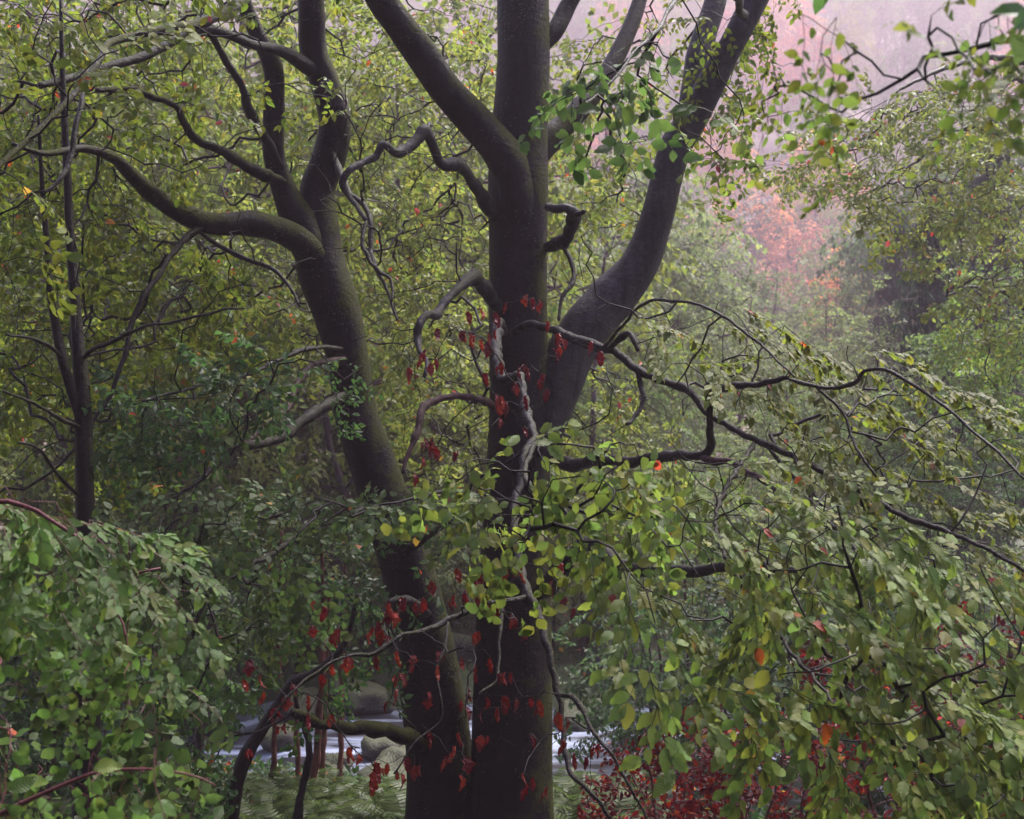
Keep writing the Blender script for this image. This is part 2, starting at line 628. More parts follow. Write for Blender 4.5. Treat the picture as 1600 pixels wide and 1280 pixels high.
LEAF_MESH = {}
for mname in ('leaf_near', 'withered', 'leaf'):
    LEAF_MESH[mname] = []
    for s in range(5):
        mb = MB()
        v, t = LEAF[(1, s)]
        mb.add(v, None, t, None, np.stack([v[:, 0], v[:, 1] + 0.5], 1))
        LEAF_MESH[mname].append(mb.mesh('leaf', M[mname], True, True, True))


def grow(seed_pts, seed_dirs, seed_r, targets, g, bf=0.35, step=0.16, wob=0.22, r_tip=0.0034, power=0.52, sag=0.04, r_max=0.03):
    """join every target to the nearest wood (balanced spanning tree); returns chains [(pts, radii)] and end directions"""
    nodes = [np.asarray(seed_pts)]
    node_p = np.array(seed_pts, float)
    node_d = np.array(seed_dirs, float)
    path = np.zeros(len(node_p))
    par = list(np.full(len(node_p), -1))
    cap = list(seed_r)
    tg = np.asarray(targets, float)
    n = len(tg)
    bd = np.full(n, 1e9)
    bi = np.zeros(n, int)

    def upd(idx0):
        nonlocal bd, bi
        q, pl = node_p[idx0:], path[idx0:]
        for s in range(0, n, 400):
            D = np.linalg.norm(tg[s:s + 400, None] - q[None], axis=2) + bf * pl[None]
            k = D.argmin(1)
            dd = D[np.arange(len(k)), k]
            b = dd < bd[s:s + 400]
            bd[s:s + 400][b] = dd[b]
            bi[s:s + 400][b] = k[b] + idx0
    upd(0)
    done = np.zeros(n, bool)
    chains = []
    tip = np.zeros(n, int)
    for _ in range(n):
        i = int(np.argmin(np.where(done, 1e12, bd)))
        done[i] = True
        a, b = node_p[bi[i]], tg[i]
        L = np.linalg.norm(b - a)
        k = max(2, int(L / step) + 1)
        t = np.linspace(0, 1, k + 1)[1:, None]
        d0 = node_d[bi[i]]
        c1 = a + nrm(d0 * 0.5 + nrm(b - a)) * L * 0.35
        c2 = b - nrm(b - a + np.array([0, 0, -0.1 * L])) * L * 0.3 + np.array([0, 0, sag * L])
        pts = (1 - t) ** 3 * a + 3 * (1 - t) ** 2 * t * c1 + 3 * (1 - t) * t ** 2 * c2 + t ** 3 * b
        pts[:-1] += g.normal(size=(len(pts) - 1, 3)) * wob * min(L / k, step)
        idx0 = len(node_p)
        allp = np.vstack([a, pts])
        dirs = nrm(np.diff(allp, axis=0))
        pl = path[bi[i]] + np.cumsum(np.linalg.norm(np.diff(allp, axis=0), axis=1))
        node_p = np.vstack([node_p, pts])
        node_d = np.vstack([node_d, dirs])
        path = np.concatenate([path, pl])
        par += [bi[i]] + list(range(idx0, idx0 + len(pts) - 1))
        cap += [r_max] * len(pts)
        chains.append((bi[i], np.arange(idx0, idx0 + len(pts))))
        tip[i] = len(node_p) - 1
        upd(idx0)
    cnt = np.zeros(len(node_p))
    cnt[tip] += 1
    for j in range(len(node_p) - 1, -1, -1):
        if par[j] >= 0:
            cnt[par[j]] += cnt[j]
    rad = np.minimum(r_tip * np.maximum(cnt, 1) ** power, np.array(cap))
    out = []
    for root, ids in chains:
        pts = np.vstack([node_p[root], node_p[ids]])
        rr = np.concatenate([[min(rad[ids[0]] * 1.1, rad[root] if par[root] >= 0 else 1)], rad[ids]])
        out.append((pts, rr))
    return out, node_d[tip]


def in_poly(x, y, poly):
    c = np.zeros(len(x), bool)
    n = len(poly)
    for i in range(n):
        x1, y1 = poly[i]
        x2, y2 = poly[(i + 1) % n]
        cond = ((y1 > y) != (y2 > y)) & (x < (x2 - x1) * (y - y1) / ((y2 - y1) + 1e-9) + x1)
        c ^= cond
    return c


def sample_poly(poly, n, g):
    pl = np.array(poly, float)
    lo, hi = pl.min(0), pl.max(0)
    out = np.zeros((0, 2))
    while len(out) < n:
        q = g.uniform(lo, hi, (n * 3, 2))
        out = np.vstack([out, q[in_poly(q[:, 0], q[:, 1], poly)]])
    # relax a little so that sprays do not pile up
    cand = out[:max(n, min(len(out), int(n * 2.2)))]
    keep = [0]
    D = np.linalg.norm(cand - cand[0], axis=1)
    while len(keep) < n and len(keep) < len(cand):
        j = int(np.argmax(D * g.uniform(0.35, 1, len(cand))))
        keep.append(j)
        D = np.minimum(D, np.linalg.norm(cand - cand[j], axis=1))
    return cand[keep]


def leafy(parent, seeds, regions, g, r_max=0.03, pieces=0, mat='leaf', near_mat='leaf_near', twig_mat='twig', sides=5, **gk):
    """seeds: list of resampled skeleton arrays (x,y,z,r). regions: dicts. Builds branchlets, twigs, foliage."""
    sp = np.concatenate([s[::2, :3] for s in seeds])
    sd = np.concatenate([nrm(np.gradient(s[:, :3], axis=0))[::2] for s in seeds])
    sr = np.concatenate([s[::2, 3] for s in seeds])
    tg, rid = [], []
    for k, R in enumerate(regions):
        if 'poly' in R:
            q = sample_poly(R['poly'], R['n'], g)
            d = g.uniform(R['d'][0], R['d'][1], len(q))
            p = np.stack([(q[:, 0] - 800) / FPX * d, d, CZ + (640 - q[:, 1]) / FPX * d], 1)
        else:
            p = R['pts'](R['n'], g)
        tg.append(p)
        rid.append(np.full(len(p), k))
    tg, rid = np.concatenate(tg), np.concatenate(rid)
    chains, ends = grow(sp, sd, sr, tg, g, r_max=r_max, **gk)
    mb = MB()
    for i, (p, r) in enumerate(chains):
        tube(mb, p, r, sides, cap=False)
    link('branchlets', mb.mesh('branchlets', M[twig_mat]), parent, 'stuff')
    lv = Leaves()
    for k, R in enumerate(regions):
        s = rid == k
        if R.get('bare'):
            continue
        n = s.sum()
        ax = np.array(R.get('axis', (0, 0, 0)), float)
        a = nrm(ends[s] * R.get('follow', 0.7) + ax + g.normal(size=(n, 3)) * R.get('jit', 0.35))
        nn = nrm(np.array(R.get('normal', (0, 0, 1)), float) + g.normal(size=(n, 3)) * R.get('njit', 0.25))
        sc = R['leaf'] / {'coarse': .15, 'huge': .30}.get(R['kind'], .085) * g.uniform(0.85, 1.15, n)
        lv.sprays(R['kind'], tg[s], a, nn, sc, R['pal'], g, R.get('acc', 0.004), R['lod'])
    lv.build(parent, pieces, mat, near_mat, twig_mat=twig_mat)
    return chains


def limb(name, parent, ctrl, mat, seed, step=0.06, sides=14, lump=0.10, wob=0.0, cap=True):
    s = catmull(trace(ctrl), step)
    if name == 'branch':
        wob = max(wob, 0.007)
    g = np.random.default_rng(seed + 900)
    L = np.concatenate([[0], np.cumsum(np.linalg.norm(np.diff(s[:, :3], axis=0), axis=1))])
    k = np.zeros(len(s))
    if name != 'trunk':
        for _ in range(max(2, int(L[-1] / 0.35))):        # knots and collars
            c0, w0 = g.uniform(0, L[-1]), g.uniform(0.6, 1.6) * s[:, 3].mean()
            k += g.uniform(0.08, 0.3) * np.exp(-((L - c0) / max(w0, step)) ** 2)
    if name == 'limb':
        k *= 0.25
    if name == 'branch':
        k += 0.08 * np.sin(L * 9 + seed) * np.sin(L * 23 + 2 * seed)
    s[:, 3] *= 1 + k
    if name in ('limb', 'branch'):
        s[:, 3] *= 0.55 + 0.45 * np.clip(L / (4 * s[0, 3] + 0.02), 0, 1)
    s[:, :3] = wobble(s[:, :3], wob, seed) if wob else s[:, :3]
    mb = MB()
    tube(mb, s[:, :3], np.maximum(s[:, 3], 0.002), sides, lump, seed, cap)
    link(name, mb.mesh(name, M[mat]), parent)
    return s
# ------------------------------------------------------------------ terrain, stream
def sstep(a, b, x):
    t = np.clip((x - a) / (b - a), 0, 1)
    return t * t * (3 - 2 * t)


def stream_y(x):
    return 19.1 - 3.0 * np.tanh(0.15 * (x + 2.6))


def fbm(x, y, seed=3, base=9.0, octs=5):
    g = np.random.default_rng(seed)
    out = np.zeros_like(x, dtype=float)
    for o in range(octs):
        k = 2 * np.pi / (base / 2 ** o)
        for _ in range(3):
            a = g.uniform(0, 6.28)
            out += np.sin(k * (x * math.cos(a) + y * math.sin(a)) + g.uniform(0, 6.28)) / 2 ** o / 3
    return out


def ground_h(x, y):
    x = np.asarray(x, float)
    y = np.asarray(y, float)
    z = 2.75 - 2.45 * sstep(0.5, 9.5, y) - 0.25 * sstep(9, 15, y)
    z = z - 0.95 * np.exp(-((y - stream_y(x)) / 2.9) ** 4)
    far = np.maximum(y - 24, 0)
    z = z + 0.04 * np.minimum(far, 120) + 0.52 * np.maximum(y - 165, 0) * sstep(150, 220, y)
    z = z + np.maximum(-y, 0) * 0.25
    z = z + fbm(x, y) * (0.10 + 0.004 * np.maximum(y - 24, 0))
    z = z + fbm(x, y, 11, 60, 3) * 0.012 * np.maximum(y - 40, 0)
    return z


gx = np.sinh(np.linspace(-4.6, 4.6, 240)) * 7.0
gy = np.concatenate([np.linspace(-40, -2, 16), np.linspace(-1, 27, 150), 28 + (np.linspace(0, 1, 120) ** 1.9) * 482])
GX, GY = np.meshgrid(gx, gy)
mb = MB()
nx, ny = len(gx), len(gy)
i, j = np.meshgrid(np.arange(nx - 1), np.arange(ny - 1))
a = (j * nx + i).ravel()
mb.add(np.stack([GX, GY, ground_h(GX, GY)], -1).reshape(-1, 3), np.stack([a, a + 1, a + nx + 1, a + nx], -1))
m, nt, pb, out = mat_new('forest_floor')
tcn = N(nt, 'ShaderNodeTexCoord')
n1 = noise(nt, 0.35, 6, tcn.outputs['Object'])
n2 = noise(nt, 5.0, 6, tcn.outputs['Object'], 0.75)
lit = ramp(nt, n2, [(0.3, (0.025, 0.016, 0.012)), (0.5, (0.075, 0.042, 0.030)), (0.72, (0.16, 0.095, 0.065))])
mos = ramp(nt, n2, [(0.3, (0.012, 0.018, 0.006)), (0.7, (0.055, 0.07, 0.02))])
pos = N(nt, 'ShaderNodeSeparateXYZ')
nt.links.new(tcn.outputs['Object'], pos.inputs[0])
near = ramp(nt, mth(nt, 'DIVIDE', pos.outputs[1], 60), [(0.25, (0.30, 0.30, 0.30)), (0.8, (0.0, 0.0, 0.0))])
mfac = ramp(nt, mth(nt, 'ADD', n1, near), [(0.52, (0, 0, 0)), (0.66, (1, 1, 1))])
nt.links.new(mixc(nt, mfac, lit, mos), pb.inputs['Base Color'])
pb.inputs['Roughness'].default_value = 0.8
bp = N(nt, 'ShaderNodeBump')
bp.inputs['Distance'].default_value = 0.05
nt.links.new(n2, bp.inputs['Height'])
nt.links.new(bp.outputs[0], pb.inputs['Normal'])
ground = link('ground', mb.mesh('ground', m), None, 'structure')

# the stream: a sheet with a small drop, streaked white where it runs fast
wx = np.linspace(-34, 30, 330)
wt = np.linspace(-3.4, 3.4, 44)
WX, WT = np.meshgrid(wx, wt)
WY = stream_y(WX) + WT
wz = -0.30 + 0.012 * WX - 0.16 * (1 - sstep(-4.2, -3.5, WX + 0.25 * WT)) - 0.12 * (1 - sstep(-1.6, -1.1, WX - 0.2 * WT)) - 0.1 * (1 - sstep(1.2, 1.6, WX))
wz = wz + 0.012 * fbm(WX * 0.6, WT * 1.5, 5, 1.6, 3)
mb = MB()
nx, ny = len(wx), len(wt)
i, j = np.meshgrid(np.arange(nx - 1), np.arange(ny - 1))
a = (j * nx + i).ravel()
mb.add(np.stack([WX, WY, wz], -1).reshape(-1, 3), np.stack([a, a + 1, a + nx + 1, a + nx], -1))
m, nt, pb, out = mat_new('running_water')
tcn = N(nt, 'ShaderNodeTexCoord')
mp = N(nt, 'ShaderNodeMapping')
mp.inputs['Scale'].default_value = (0.5, 2.6, 1.0)
mp.inputs['Rotation'].default_value = (0, 0, 0.35)
nt.links.new(tcn.outputs['Object'], mp.inputs['Vector'])
fo = noise(nt, 1.1, 5, mp.outputs[0], 0.6, 0.6)
fo2 = noise(nt, 0.5, 2, tcn.outputs['Object'])
foam = ramp(nt, mth(nt, 'ADD', fo, mth(nt, 'MULTIPLY', fo2, 0.35)), [(0.60, (0, 0, 0)), (0.84, (1, 1, 1))])
nt.links.new(mixc(nt, foam, (0.008, 0.007, 0.013), (0.22, 0.25, 0.36)), pb.inputs['Base Color'])
nt.links.new(mth(nt, 'ADD', mth(nt, 'MULTIPLY', foam, 0.3), 0.4), pb.inputs['Roughness'])
bp = N(nt, 'ShaderNodeBump')
bp.inputs['Distance'].default_value = 0.05
bp.inputs['Strength'].default_value = 0.12
nt.links.new(fo, bp.inputs['Height'])
nt.links.new(bp.outputs[0], pb.inputs['Normal'])
link('water', mb.mesh('water', m), None, 'structure')

# boulders
m, nt, pb, out = mat_new('mossy_rock')
tcn = N(nt, 'ShaderNodeTexCoord')
r1 = noise(nt, 3.0, 6, tcn.outputs['Object'], 0.7)
geo = N(nt, 'ShaderNodeNewGeometry')
sp = N(nt, 'ShaderNodeSeparateXYZ')
nt.links.new(geo.outputs['Normal'], sp.inputs[0])
mf = ramp(nt, mth(nt, 'ADD', mth(nt, 'MULTIPLY', sp.outputs[2], 0.5), r1), [(0.55, (0, 0, 0)), (0.8, (1, 1, 1))])
rc = ramp(nt, r1, [(0.3, (0.014, 0.010, 0.011)), (0.7, (0.045, 0.032, 0.03))])
fine = noise(nt, 40, 4, tcn.outputs['Object'])
mc = ramp(nt, fine, [(0.3, (0.014, 0.018, 0.005)), (0.7, (0.055, 0.058, 0.014))])
nt.links.new(mixc(nt, mf, rc, mc), pb.inputs['Base Color'])
pb.inputs['Roughness'].default_value = 0.6
bp = N(nt, 'ShaderNodeBump')
bp.inputs['Distance'].default_value = 0.04
nt.links.new(mth(nt, 'ADD', r1, fine), bp.inputs['Height'])
nt.links.new(bp.outputs[0], pb.inputs['Normal'])
ROCK = m


def boulder(px, d, sx, sy, sz, label, seed, sink=0.3, cat='boulder'):
    g = np.random.default_rng(seed)
    x = (px - 800) / FPX * d
    nu, nv = 22, 13
    u = np.linspace(0, 2 * np.pi, nu, endpoint=False)
    v = np.linspace(0.06, np.pi - 0.06, nv)
    Uu, Vv = np.meshgrid(u, v)
    D = np.stack([np.cos(Uu) * np.sin(Vv), np.sin(Uu) * np.sin(Vv), np.cos(Vv)], -1)
    r = np.ones(Uu.shape)
    for _ in range(7):       # flattened facets
        f = nrm(g.normal(size=3))
        r = np.minimum(r, g.uniform(0.68, 0.95) / np.maximum(D @ f, 0.2))
    for k in range(8):
        w = g.normal(size=3) * 3.5
        r += 0.05 * np.sin(D @ w * 1.3 + g.uniform(0, 6))
    V = (D * r[..., None] * np.array([sx, sy, sz])).reshape(-1, 3)
    j, i = np.meshgrid(np.arange(nv - 1), np.arange(nu), indexing='ij')
    q = np.stack([j * nu + i, (j + 1) * nu + i, (j + 1) * nu + (i + 1) % nu, j * nu + (i + 1) % nu], -1).reshape(-1, 4)
    mb = MB()
    top, bot = len(V), len(V) + 1
    V = np.vstack([V, [0, 0, V[:, 2].max()], [0, 0, V[:, 2].min()]])
    k = np.arange(nu)
    t = np.concatenate([np.stack([np.full(nu, top), k, (k + 1) % nu], -1), np.stack([np.full(nu, bot), (nv - 1) * nu + (k + 1) % nu, (nv - 1) * nu + k], -1)])
    mb.add(V, q, t)
    o = link('boulder', mb.mesh('boulder', ROCK))
    z = float(ground_h(x, d))
    o.location = (x, d, max(z, -0.5) + sz * (1 - 2 * sink) * 0.5)
    o.rotation_euler = (0, 0, g.uniform(0, 6))
    o['label'] = label
    o['category'] = cat
    return o


boulder(552, 21.0, 0.6, 0.45, 0.34, 'big rounded mossy boulder on the far edge of the stream', 1, 0.15)
boulder(475, 20.6, 0.5, 0.4, 0.35, 'small dark boulder in the stream behind the red stems', 2)
boulder(622, 16.0, 0.75, 0.55, 0.48, 'green mossy boulder beside the foot of the leaning trunk', 3, 0.2)
boulder(700, 22.5, 0.8, 0.6, 0.5, 'dark boulder across the stream behind the two trunks', 4)
boulder(915, 19.5, 0.55, 0.5, 0.4, 'dark wet boulder in the water just past the thick trunk', 5)
boulder(985, 21.5, 0.9, 0.7, 0.6, 'mossy boulder on the far bank beyond the crimson shrub', 6)
boulder(70, 25.5, 1.0, 0.7, 0.6, 'boulder on the far bank beyond the hazel leaves', 7)
boulder(440, 18.9, .35, .3, .22, 'low dark rock in the white water by the leftmost red stem', 9, .3)
boulder(598, 18.3, .42, .34, .26, 'wet dark rock in the rapids next to the leaning trunk', 10, .3)
boulder(520, 17.4, .3, .26, .2, 'small mossy rock at the near water edge between the red stems', 11, .3)
boulder(300, 20.5, .6, .5, .4, 'mossy rock in the stream left of the dark leaning stem', 12, .3)
boulder(590, 24.0, 0.7, 0.5, 0.5, 'reddish boulder up the far bank above the rapids', 8)

# ------------------------------------------------------------------ the big beech
G = np.random.default_rng(21)
A = thing('beech_tree', 'massive upright beech with dark straight trunk and wide forking mossy limbs', 'tree', (0, 0, 0))
seedsA = []
trunkA = limb('trunk', A, [(792, 1370, 210, 12), (794, 1310, 150, 12), (797, 1220, 131, 12), (800, 1100, 126, 12), (803, 950, 118, 12), (808, 800, 106, 12), (813, 650, 97, 12),
                           (811, 500, 93, 12), (811, 380, 92, 12), (811, 290, 95, 12), (813, 210, 88, 12), (819, 100, 82, 12), (818, 0, 80, 12), (815, -180, 74, 12),
                           (822, -420, 62, 12), (815, -700, 44, 12), (830, -950, 22, 12)], 'bark', 1, 0.06, 36, 0.045)
seedsA.append(trunkA[len(trunkA) // 3:])


def LB(owner, seeds, name, ctrl, mat, seed, **k):
    s = limb(name, owner, ctrl, mat, seed, **k)
    seeds.append(s)
    return s


LB(A, seedsA, 'limb', [(818, 420, 40, 11.95), (812, 350, 50, 11.85), (806, 290, 52, 11.8), (788, 245, 56, 11.75), (742, 192, 55, 11.7), (695, 140, 52, 11.6), (658, 85, 52, 11.5), (622, 35, 46, 11.4), (588, -15, 42, 11.3), (540, -110, 36, 11), (500, -260, 28, 10.6), (470, -450, 16, 10)], 'bark', 2, sides=22, lump=0.07)
LB(A, seedsA, 'limb', [(815, 760, 30, 12.0), (838, 690, 70, 12.0), (868, 605, 78, 12.05), (908, 525, 74, 12.1), (955, 468, 66, 12.2), (998, 414, 58, 12.2), (1024, 345, 53, 12.2), (1040, 280, 51, 12.2), (1056, 225, 52, 12.2), (1085, 178, 47, 12.2), (1122, 108, 41, 12.1), (1164, 30, 40, 12), (1196, -40, 44, 12), (1250, -180, 36, 11.8), (1290, -380, 24, 11.5), (1310, -560, 12, 11.3)], 'bark_grey', 3, sides=26, lump=0.06)
LB(A, seedsA, 'limb', [(1060, 215, 30, 12.35), (1078, 165, 38, 12.5), (1088, 110, 37, 12.6), (1100, 55, 36, 12.7), (1118, 0, 34, 12.8), (1130, -80, 30, 13), (1160, -250, 20, 13.2)], 'bark_grey', 4, sides=16)
LB(A, seedsA, 'limb', [(820, 290, 30, 12.1), (850, 230, 36, 12.3), (900, 178, 34, 12.5), (940, 130, 30, 12.7), (975, 65, 26, 12.9), (1000, 0, 22, 13.1), (1030, -120, 14, 13.5)], 'bark', 5, sides=16)
LB(A, seedsA, 'limb', [(838, 90, 24, 12.0), (866, 50, 28, 12.1), (885, 15, 26, 12.2), (915, -50, 22, 12.3), (960, -200, 12, 12.6)], 'bark', 6, sides=14)
# contorted branches
LB(A, seedsA, 'branch', [(790, 355, 20, 11.9), (765, 325, 26, 11.8), (748, 300, 19, 11.6), (728, 268, 17, 11.4), (712, 256, 18, 11.3), (694, 258, 17, 11.2), (682, 246, 15, 11.1), (674, 222, 16, 11.0), (664, 205, 20, 10.95), (652, 216, 17, 10.9), (634, 232, 17, 10.8), (618, 238, 14, 10.7), (598, 226, 12, 10.6), (588, 246, 12, 10.6), (566, 256, 11, 10.5), (545, 266, 12, 10.4), (536, 285, 12, 10.4), (544, 305, 9, 10.4), (560, 325, 8, 10.3), (572, 345, 7, 10.2)], 'bark_grey', 7, step=0.03, sides=12, lump=0.14)
LB(A, seedsA, 'branch', [(572, 345, 7, 10.2), (566, 385, 7, 10.1), (582, 415, 6, 10.0), (612, 440, 5, 9.9), (616, 470, 4, 9.8)], 'bark_dark', 8, step=0.03, sides=8, wob=0.008)
LB(A, seedsA, 'branch', [(840, 390, 26, 12.0), (868, 382, 22, 11.8), (884, 372, 20, 11.6), (895, 350, 19, 11.4), (896, 334, 18, 11.3), (886, 326, 15, 11.25), (868, 328, 14, 11.3), (856, 322, 12, 11.5)], 'bark_grey', 9, step=0.03, sides=12, lump=0.12)
LB(A, seedsA, 'branch', [(888, 340, 8, 11.3), (902, 335, 9, 11.2), (914, 330, 7, 11.1)], 'bark_dark', 10, step=0.02, sides=8)
LB(A, seedsA, 'branch', [(878, 384, 9, 11.6), (890, 405, 8, 11.5), (897, 440, 7, 11.4), (880, 465, 6, 11.3), (872, 500, 5, 11.2)], 'bark_dark', 11, step=0.03, sides=8, wob=0.006)
LB(A, seedsA, 'branch', [(790, 490, 22, 11.9), (770, 470, 22, 11.7), (756, 450, 22, 11.5), (742, 432, 22, 11.3), (728, 438, 17, 11.1), (708, 460, 15, 10.9), (682, 492, 14, 10.7), (668, 490, 12, 10.6), (655, 505, 12, 10.5), (650, 525, 12, 10.5), (656, 548, 9, 10.4), (668, 565, 7, 10.3), (664, 590, 6, 10.2)], 'bark_grey', 12, step=0.03, sides=12, lump=0.14)
LB(A, seedsA, 'branch', [(800, 650, 12, 11.9), (770, 632, 12, 11.5), (735, 622, 11, 11.2), (705, 620, 11, 11.0), (675, 630, 11, 10.8), (656, 642, 13, 10.6), (650, 670, 11, 10.5), (642, 700, 8, 10.4), (634, 740, 6, 10.3)], 'bark_wine', 13, step=0.03, sides=10, lump=0.08)
# the pale bough that hangs in front of the trunk
front1 = LB(A, seedsA, 'branch', [(790, 520, 14, 11.8), (778, 505, 17, 11.2), (775, 530, 16, 10.8), (778, 560, 15, 10.5), (782, 590, 16, 10.2), (800, 588, 14, 10.0), (813, 588, 13, 9.8), (817, 615, 14, 9.6), (822, 645, 14, 9.4), (832, 672, 14, 9.2), (836, 690, 13, 9.1), (822, 708, 14, 8.9), (815, 735, 12, 8.7), (806, 780, 12, 8.5), (806, 840, 12, 8.2), (812, 890, 13, 8.0), (824, 925, 16, 7.8), (845, 965, 14, 7.7), (855, 1005, 12, 7.6), (864, 1060, 11, 7.5), (874, 1100, 10, 7.4), (882, 1160, 9, 7.3), (895, 1210, 8, 7.2), (925, 1240, 7, 7.1), (960, 1290, 6, 7.0)], 'bark_grey', 14, step=0.03, sides=12, lump=0.10)
front2 = LB(A, seedsA, 'branch', [(826, 930, 11, 7.8), (800, 940, 10, 7.7), (760, 945, 9, 7.6), (715, 962, 9, 7.5), (690, 972, 9, 7.4), (660, 985, 8, 7.3), (620, 1000, 7, 7.2), (585, 1020, 7, 7.1), (530, 1030, 5, 7.0), (490, 1050, 5, 6.9), (455, 1085, 4, 6.8), (415, 1135, 3, 6.7)], 'bark_dark', 15, step=0.04, sides=10, lump=0.1, wob=0.006)
front3 = LB(A, seedsA, 'branch', [(874, 1088, 8, 7.4), (895, 1090, 8, 7.3), (915, 1118, 7, 7.2), (932, 1150, 7, 7.1), (955, 1180, 5, 7.0), (985, 1230, 5, 6.9), (1015, 1290, 4, 6.8)], 'bark_dark', 16, step=0.04, sides=8, wob=0.006)
LB(A, seedsA, 'branch', [(785, 945, 7, 7.65), (782, 985, 6, 7.5), (778, 1030, 5, 7.4), (775, 1065, 5, 7.3), (748, 1085, 4, 7.2)], 'bark_dark', 17, step=0.04, sides=7, wob=0.006)
LB(A, seedsA, 'branch', [(700, 972, 6, 7.4), (695, 1010, 5, 7.3), (680, 1050, 4, 7.2), (690, 1120, 4, 7.1), (650, 1160, 3, 7.0), (615, 1210, 3, 6.9)], 'bark_dark', 18, step=0.04, sides=6, wob=0.008)
# right-hand boughs that come forward
LB(A, seedsA, 'branch', [(800, 520, 14, 11.6), (826, 510, 13, 11.2), (860, 512, 13, 10.9), (900, 530, 15, 10.7), (935, 545, 15, 10.5), (958, 548, 14, 10.4), (985, 568, 13, 10.3), (1030, 595, 12, 10.1), (1075, 612, 11, 9.9), (1100, 640, 10, 9.8), (1145, 668, 10, 9.6), (1180, 690, 10, 9.4), (1240, 712, 10, 9.2), (1300, 742, 9, 9.0), (1345, 770, 9, 8.8), (1400, 800, 9, 8.6), (1450, 818, 9, 8.4), (1520, 850, 7, 8.2), (1620, 900, 5, 8.0)], 'bark_dark', 19, step=0.04, sides=10, lump=0.12, wob=0.01)
LB(A, seedsA, 'branch', [(952, 545, 14, 10.4), (968, 530, 12, 10.3), (985, 522, 9, 10.2), (1000, 548, 7, 10.1)], 'bark_dark', 20, step=0.03, sides=8, lump=0.12)
LB(A, seedsA, 'branch', [(996, 575, 10, 10.3), (1000, 600, 9, 10.2), (1005, 625, 7, 10.1), (990, 650, 7, 10.0), (980, 662, 6, 9.9)], 'bark_grey', 21, step=0.03, sides=8, lump=0.12)
LB(A, seedsA, 'branch', [(830, 700, 24, 11.9), (880, 722, 22, 11.4), (940, 722, 18, 10.9), (1000, 718, 16, 10.5), (1050, 714, 15, 10.2), (1085, 712, 15, 10.0), (1110, 700, 13, 9.9), (1112, 670, 12, 9.8), (1108, 640, 11, 9.7), (1108, 612, 12, 9.6), (1128, 606, 11, 9.5), (1165, 600, 10, 9.3), (1205, 596, 10, 9.1), (1232, 592, 7, 9.0)], 'bark_dark', 22, step=0.03, sides=10, lump=0.12)
LB(A, seedsA, 'branch', [(1090, 712, 12, 10.0), (1115, 722, 12, 9.8), (1140, 718, 11, 9.6), (1165, 735, 11, 9.4), (1190, 752, 10, 9.2), (1210, 768, 7, 9.1)], 'bark_wine', 23, step=0.03, sides=9, lump=0.1)
LB(A, seedsA, 'branch', [(1200, 700, 7, 9.4), (1230, 735, 7, 9.2), (1265, 770, 7, 9.0), (1268, 800, 6, 8.9), (1295, 830, 6, 8.8), (1330, 880, 4, 8.6)], 'bark_dark', 24, step=0.04, sides=7, wob=0.01)
LB(A, seedsA, 'branch', [(1232, 592, 7, 9.0), (1290, 608, 6, 8.8), (1335, 598, 7, 8.6), (1350, 578, 6, 8.5), (1385, 578, 6, 8.4), (1420, 600, 6, 8.3), (1470, 630, 5, 8.1), (1530, 680, 5, 7.9), (1600, 750, 4, 7.6)], 'bark_dark', 25, step=0.04, sides=8, wob=0.008)
LB(A, seedsA, 'branch', [(1270, 600, 4, 8.9), (1310, 640, 5, 8.8), (1330, 680, 5, 8.7), (1355, 720, 5, 8.5), (1370, 745, 4, 8.4)], 'bark_dark', 26, step=0.04, sides=7, wob=0.006)
LB(A, seedsA, 'branch', [(830, 940, 30, 11.8), (858, 912, 30, 11.5), (880, 885, 27, 11.2), (905, 862, 26, 10.9), (930, 852, 25, 10.6), (952, 872, 22, 10.4), (985, 888, 20, 10.2), (1030, 892, 19, 10.0), (1085, 893, 18, 9.8), (1130, 886, 17, 9.6), (1168, 882, 15, 9.4), (1230, 890, 11, 9.1), (1300, 905, 8, 8.8)], 'bark_grey', 27, step=0.04, sides=14, lump=0.09)
LB(A, seedsA, 'branch', [(930, 560, 6, 10.5), (1000, 480, 5, 9.6), (1060, 470, 5, 9.0), (1120, 490, 5, 8.6), (1180, 530, 4, 8.3), (1240, 590, 3, 8.0)], 'bark_dark', 28, step=0.05, sides=6, wob=0.008)
LB(A, seedsA, 'branch', [(1180, 690, 8, 9.4), (1120, 800, 7, 8.4), (1150, 900, 6, 7.6), (1230, 1010, 6, 7.0), (1330, 1130, 5, 6.4), (1430, 1260, 4, 6.0)], 'bark_dark', 29, step=0.05, sides=7, wob=0.012)
LB(A, seedsA, 'branch', [(1240, 712, 8, 9.2), (1310, 830, 7, 8.2), (1400, 930, 6, 7.4), (1480, 1040, 5, 6.8), (1560, 1170, 4, 6.3)], 'bark_dark', 30, step=0.05, sides=7, wob=0.012)
LB(A, seedsA, 'branch', [(836, 690, 9, 9.1), (820, 740, 8, 8.2), (840, 770, 6, 7.4), (880, 790, 5, 6.9)], 'bark_dark', 31, step=0.04, sides=7, wob=0.01)
LB(A, seedsA, 'branch', [(1165, 30, 14, 11.8), (1130, -40, 12, 9.5), (1080, -30, 9, 7.6), (1030, 40, 6, 6.4), (960, 120, 4, 5.8), (900, 170, 3, 5.5)], 'bark_dark', 32, step=0.05, sides=7, wob=0.012)

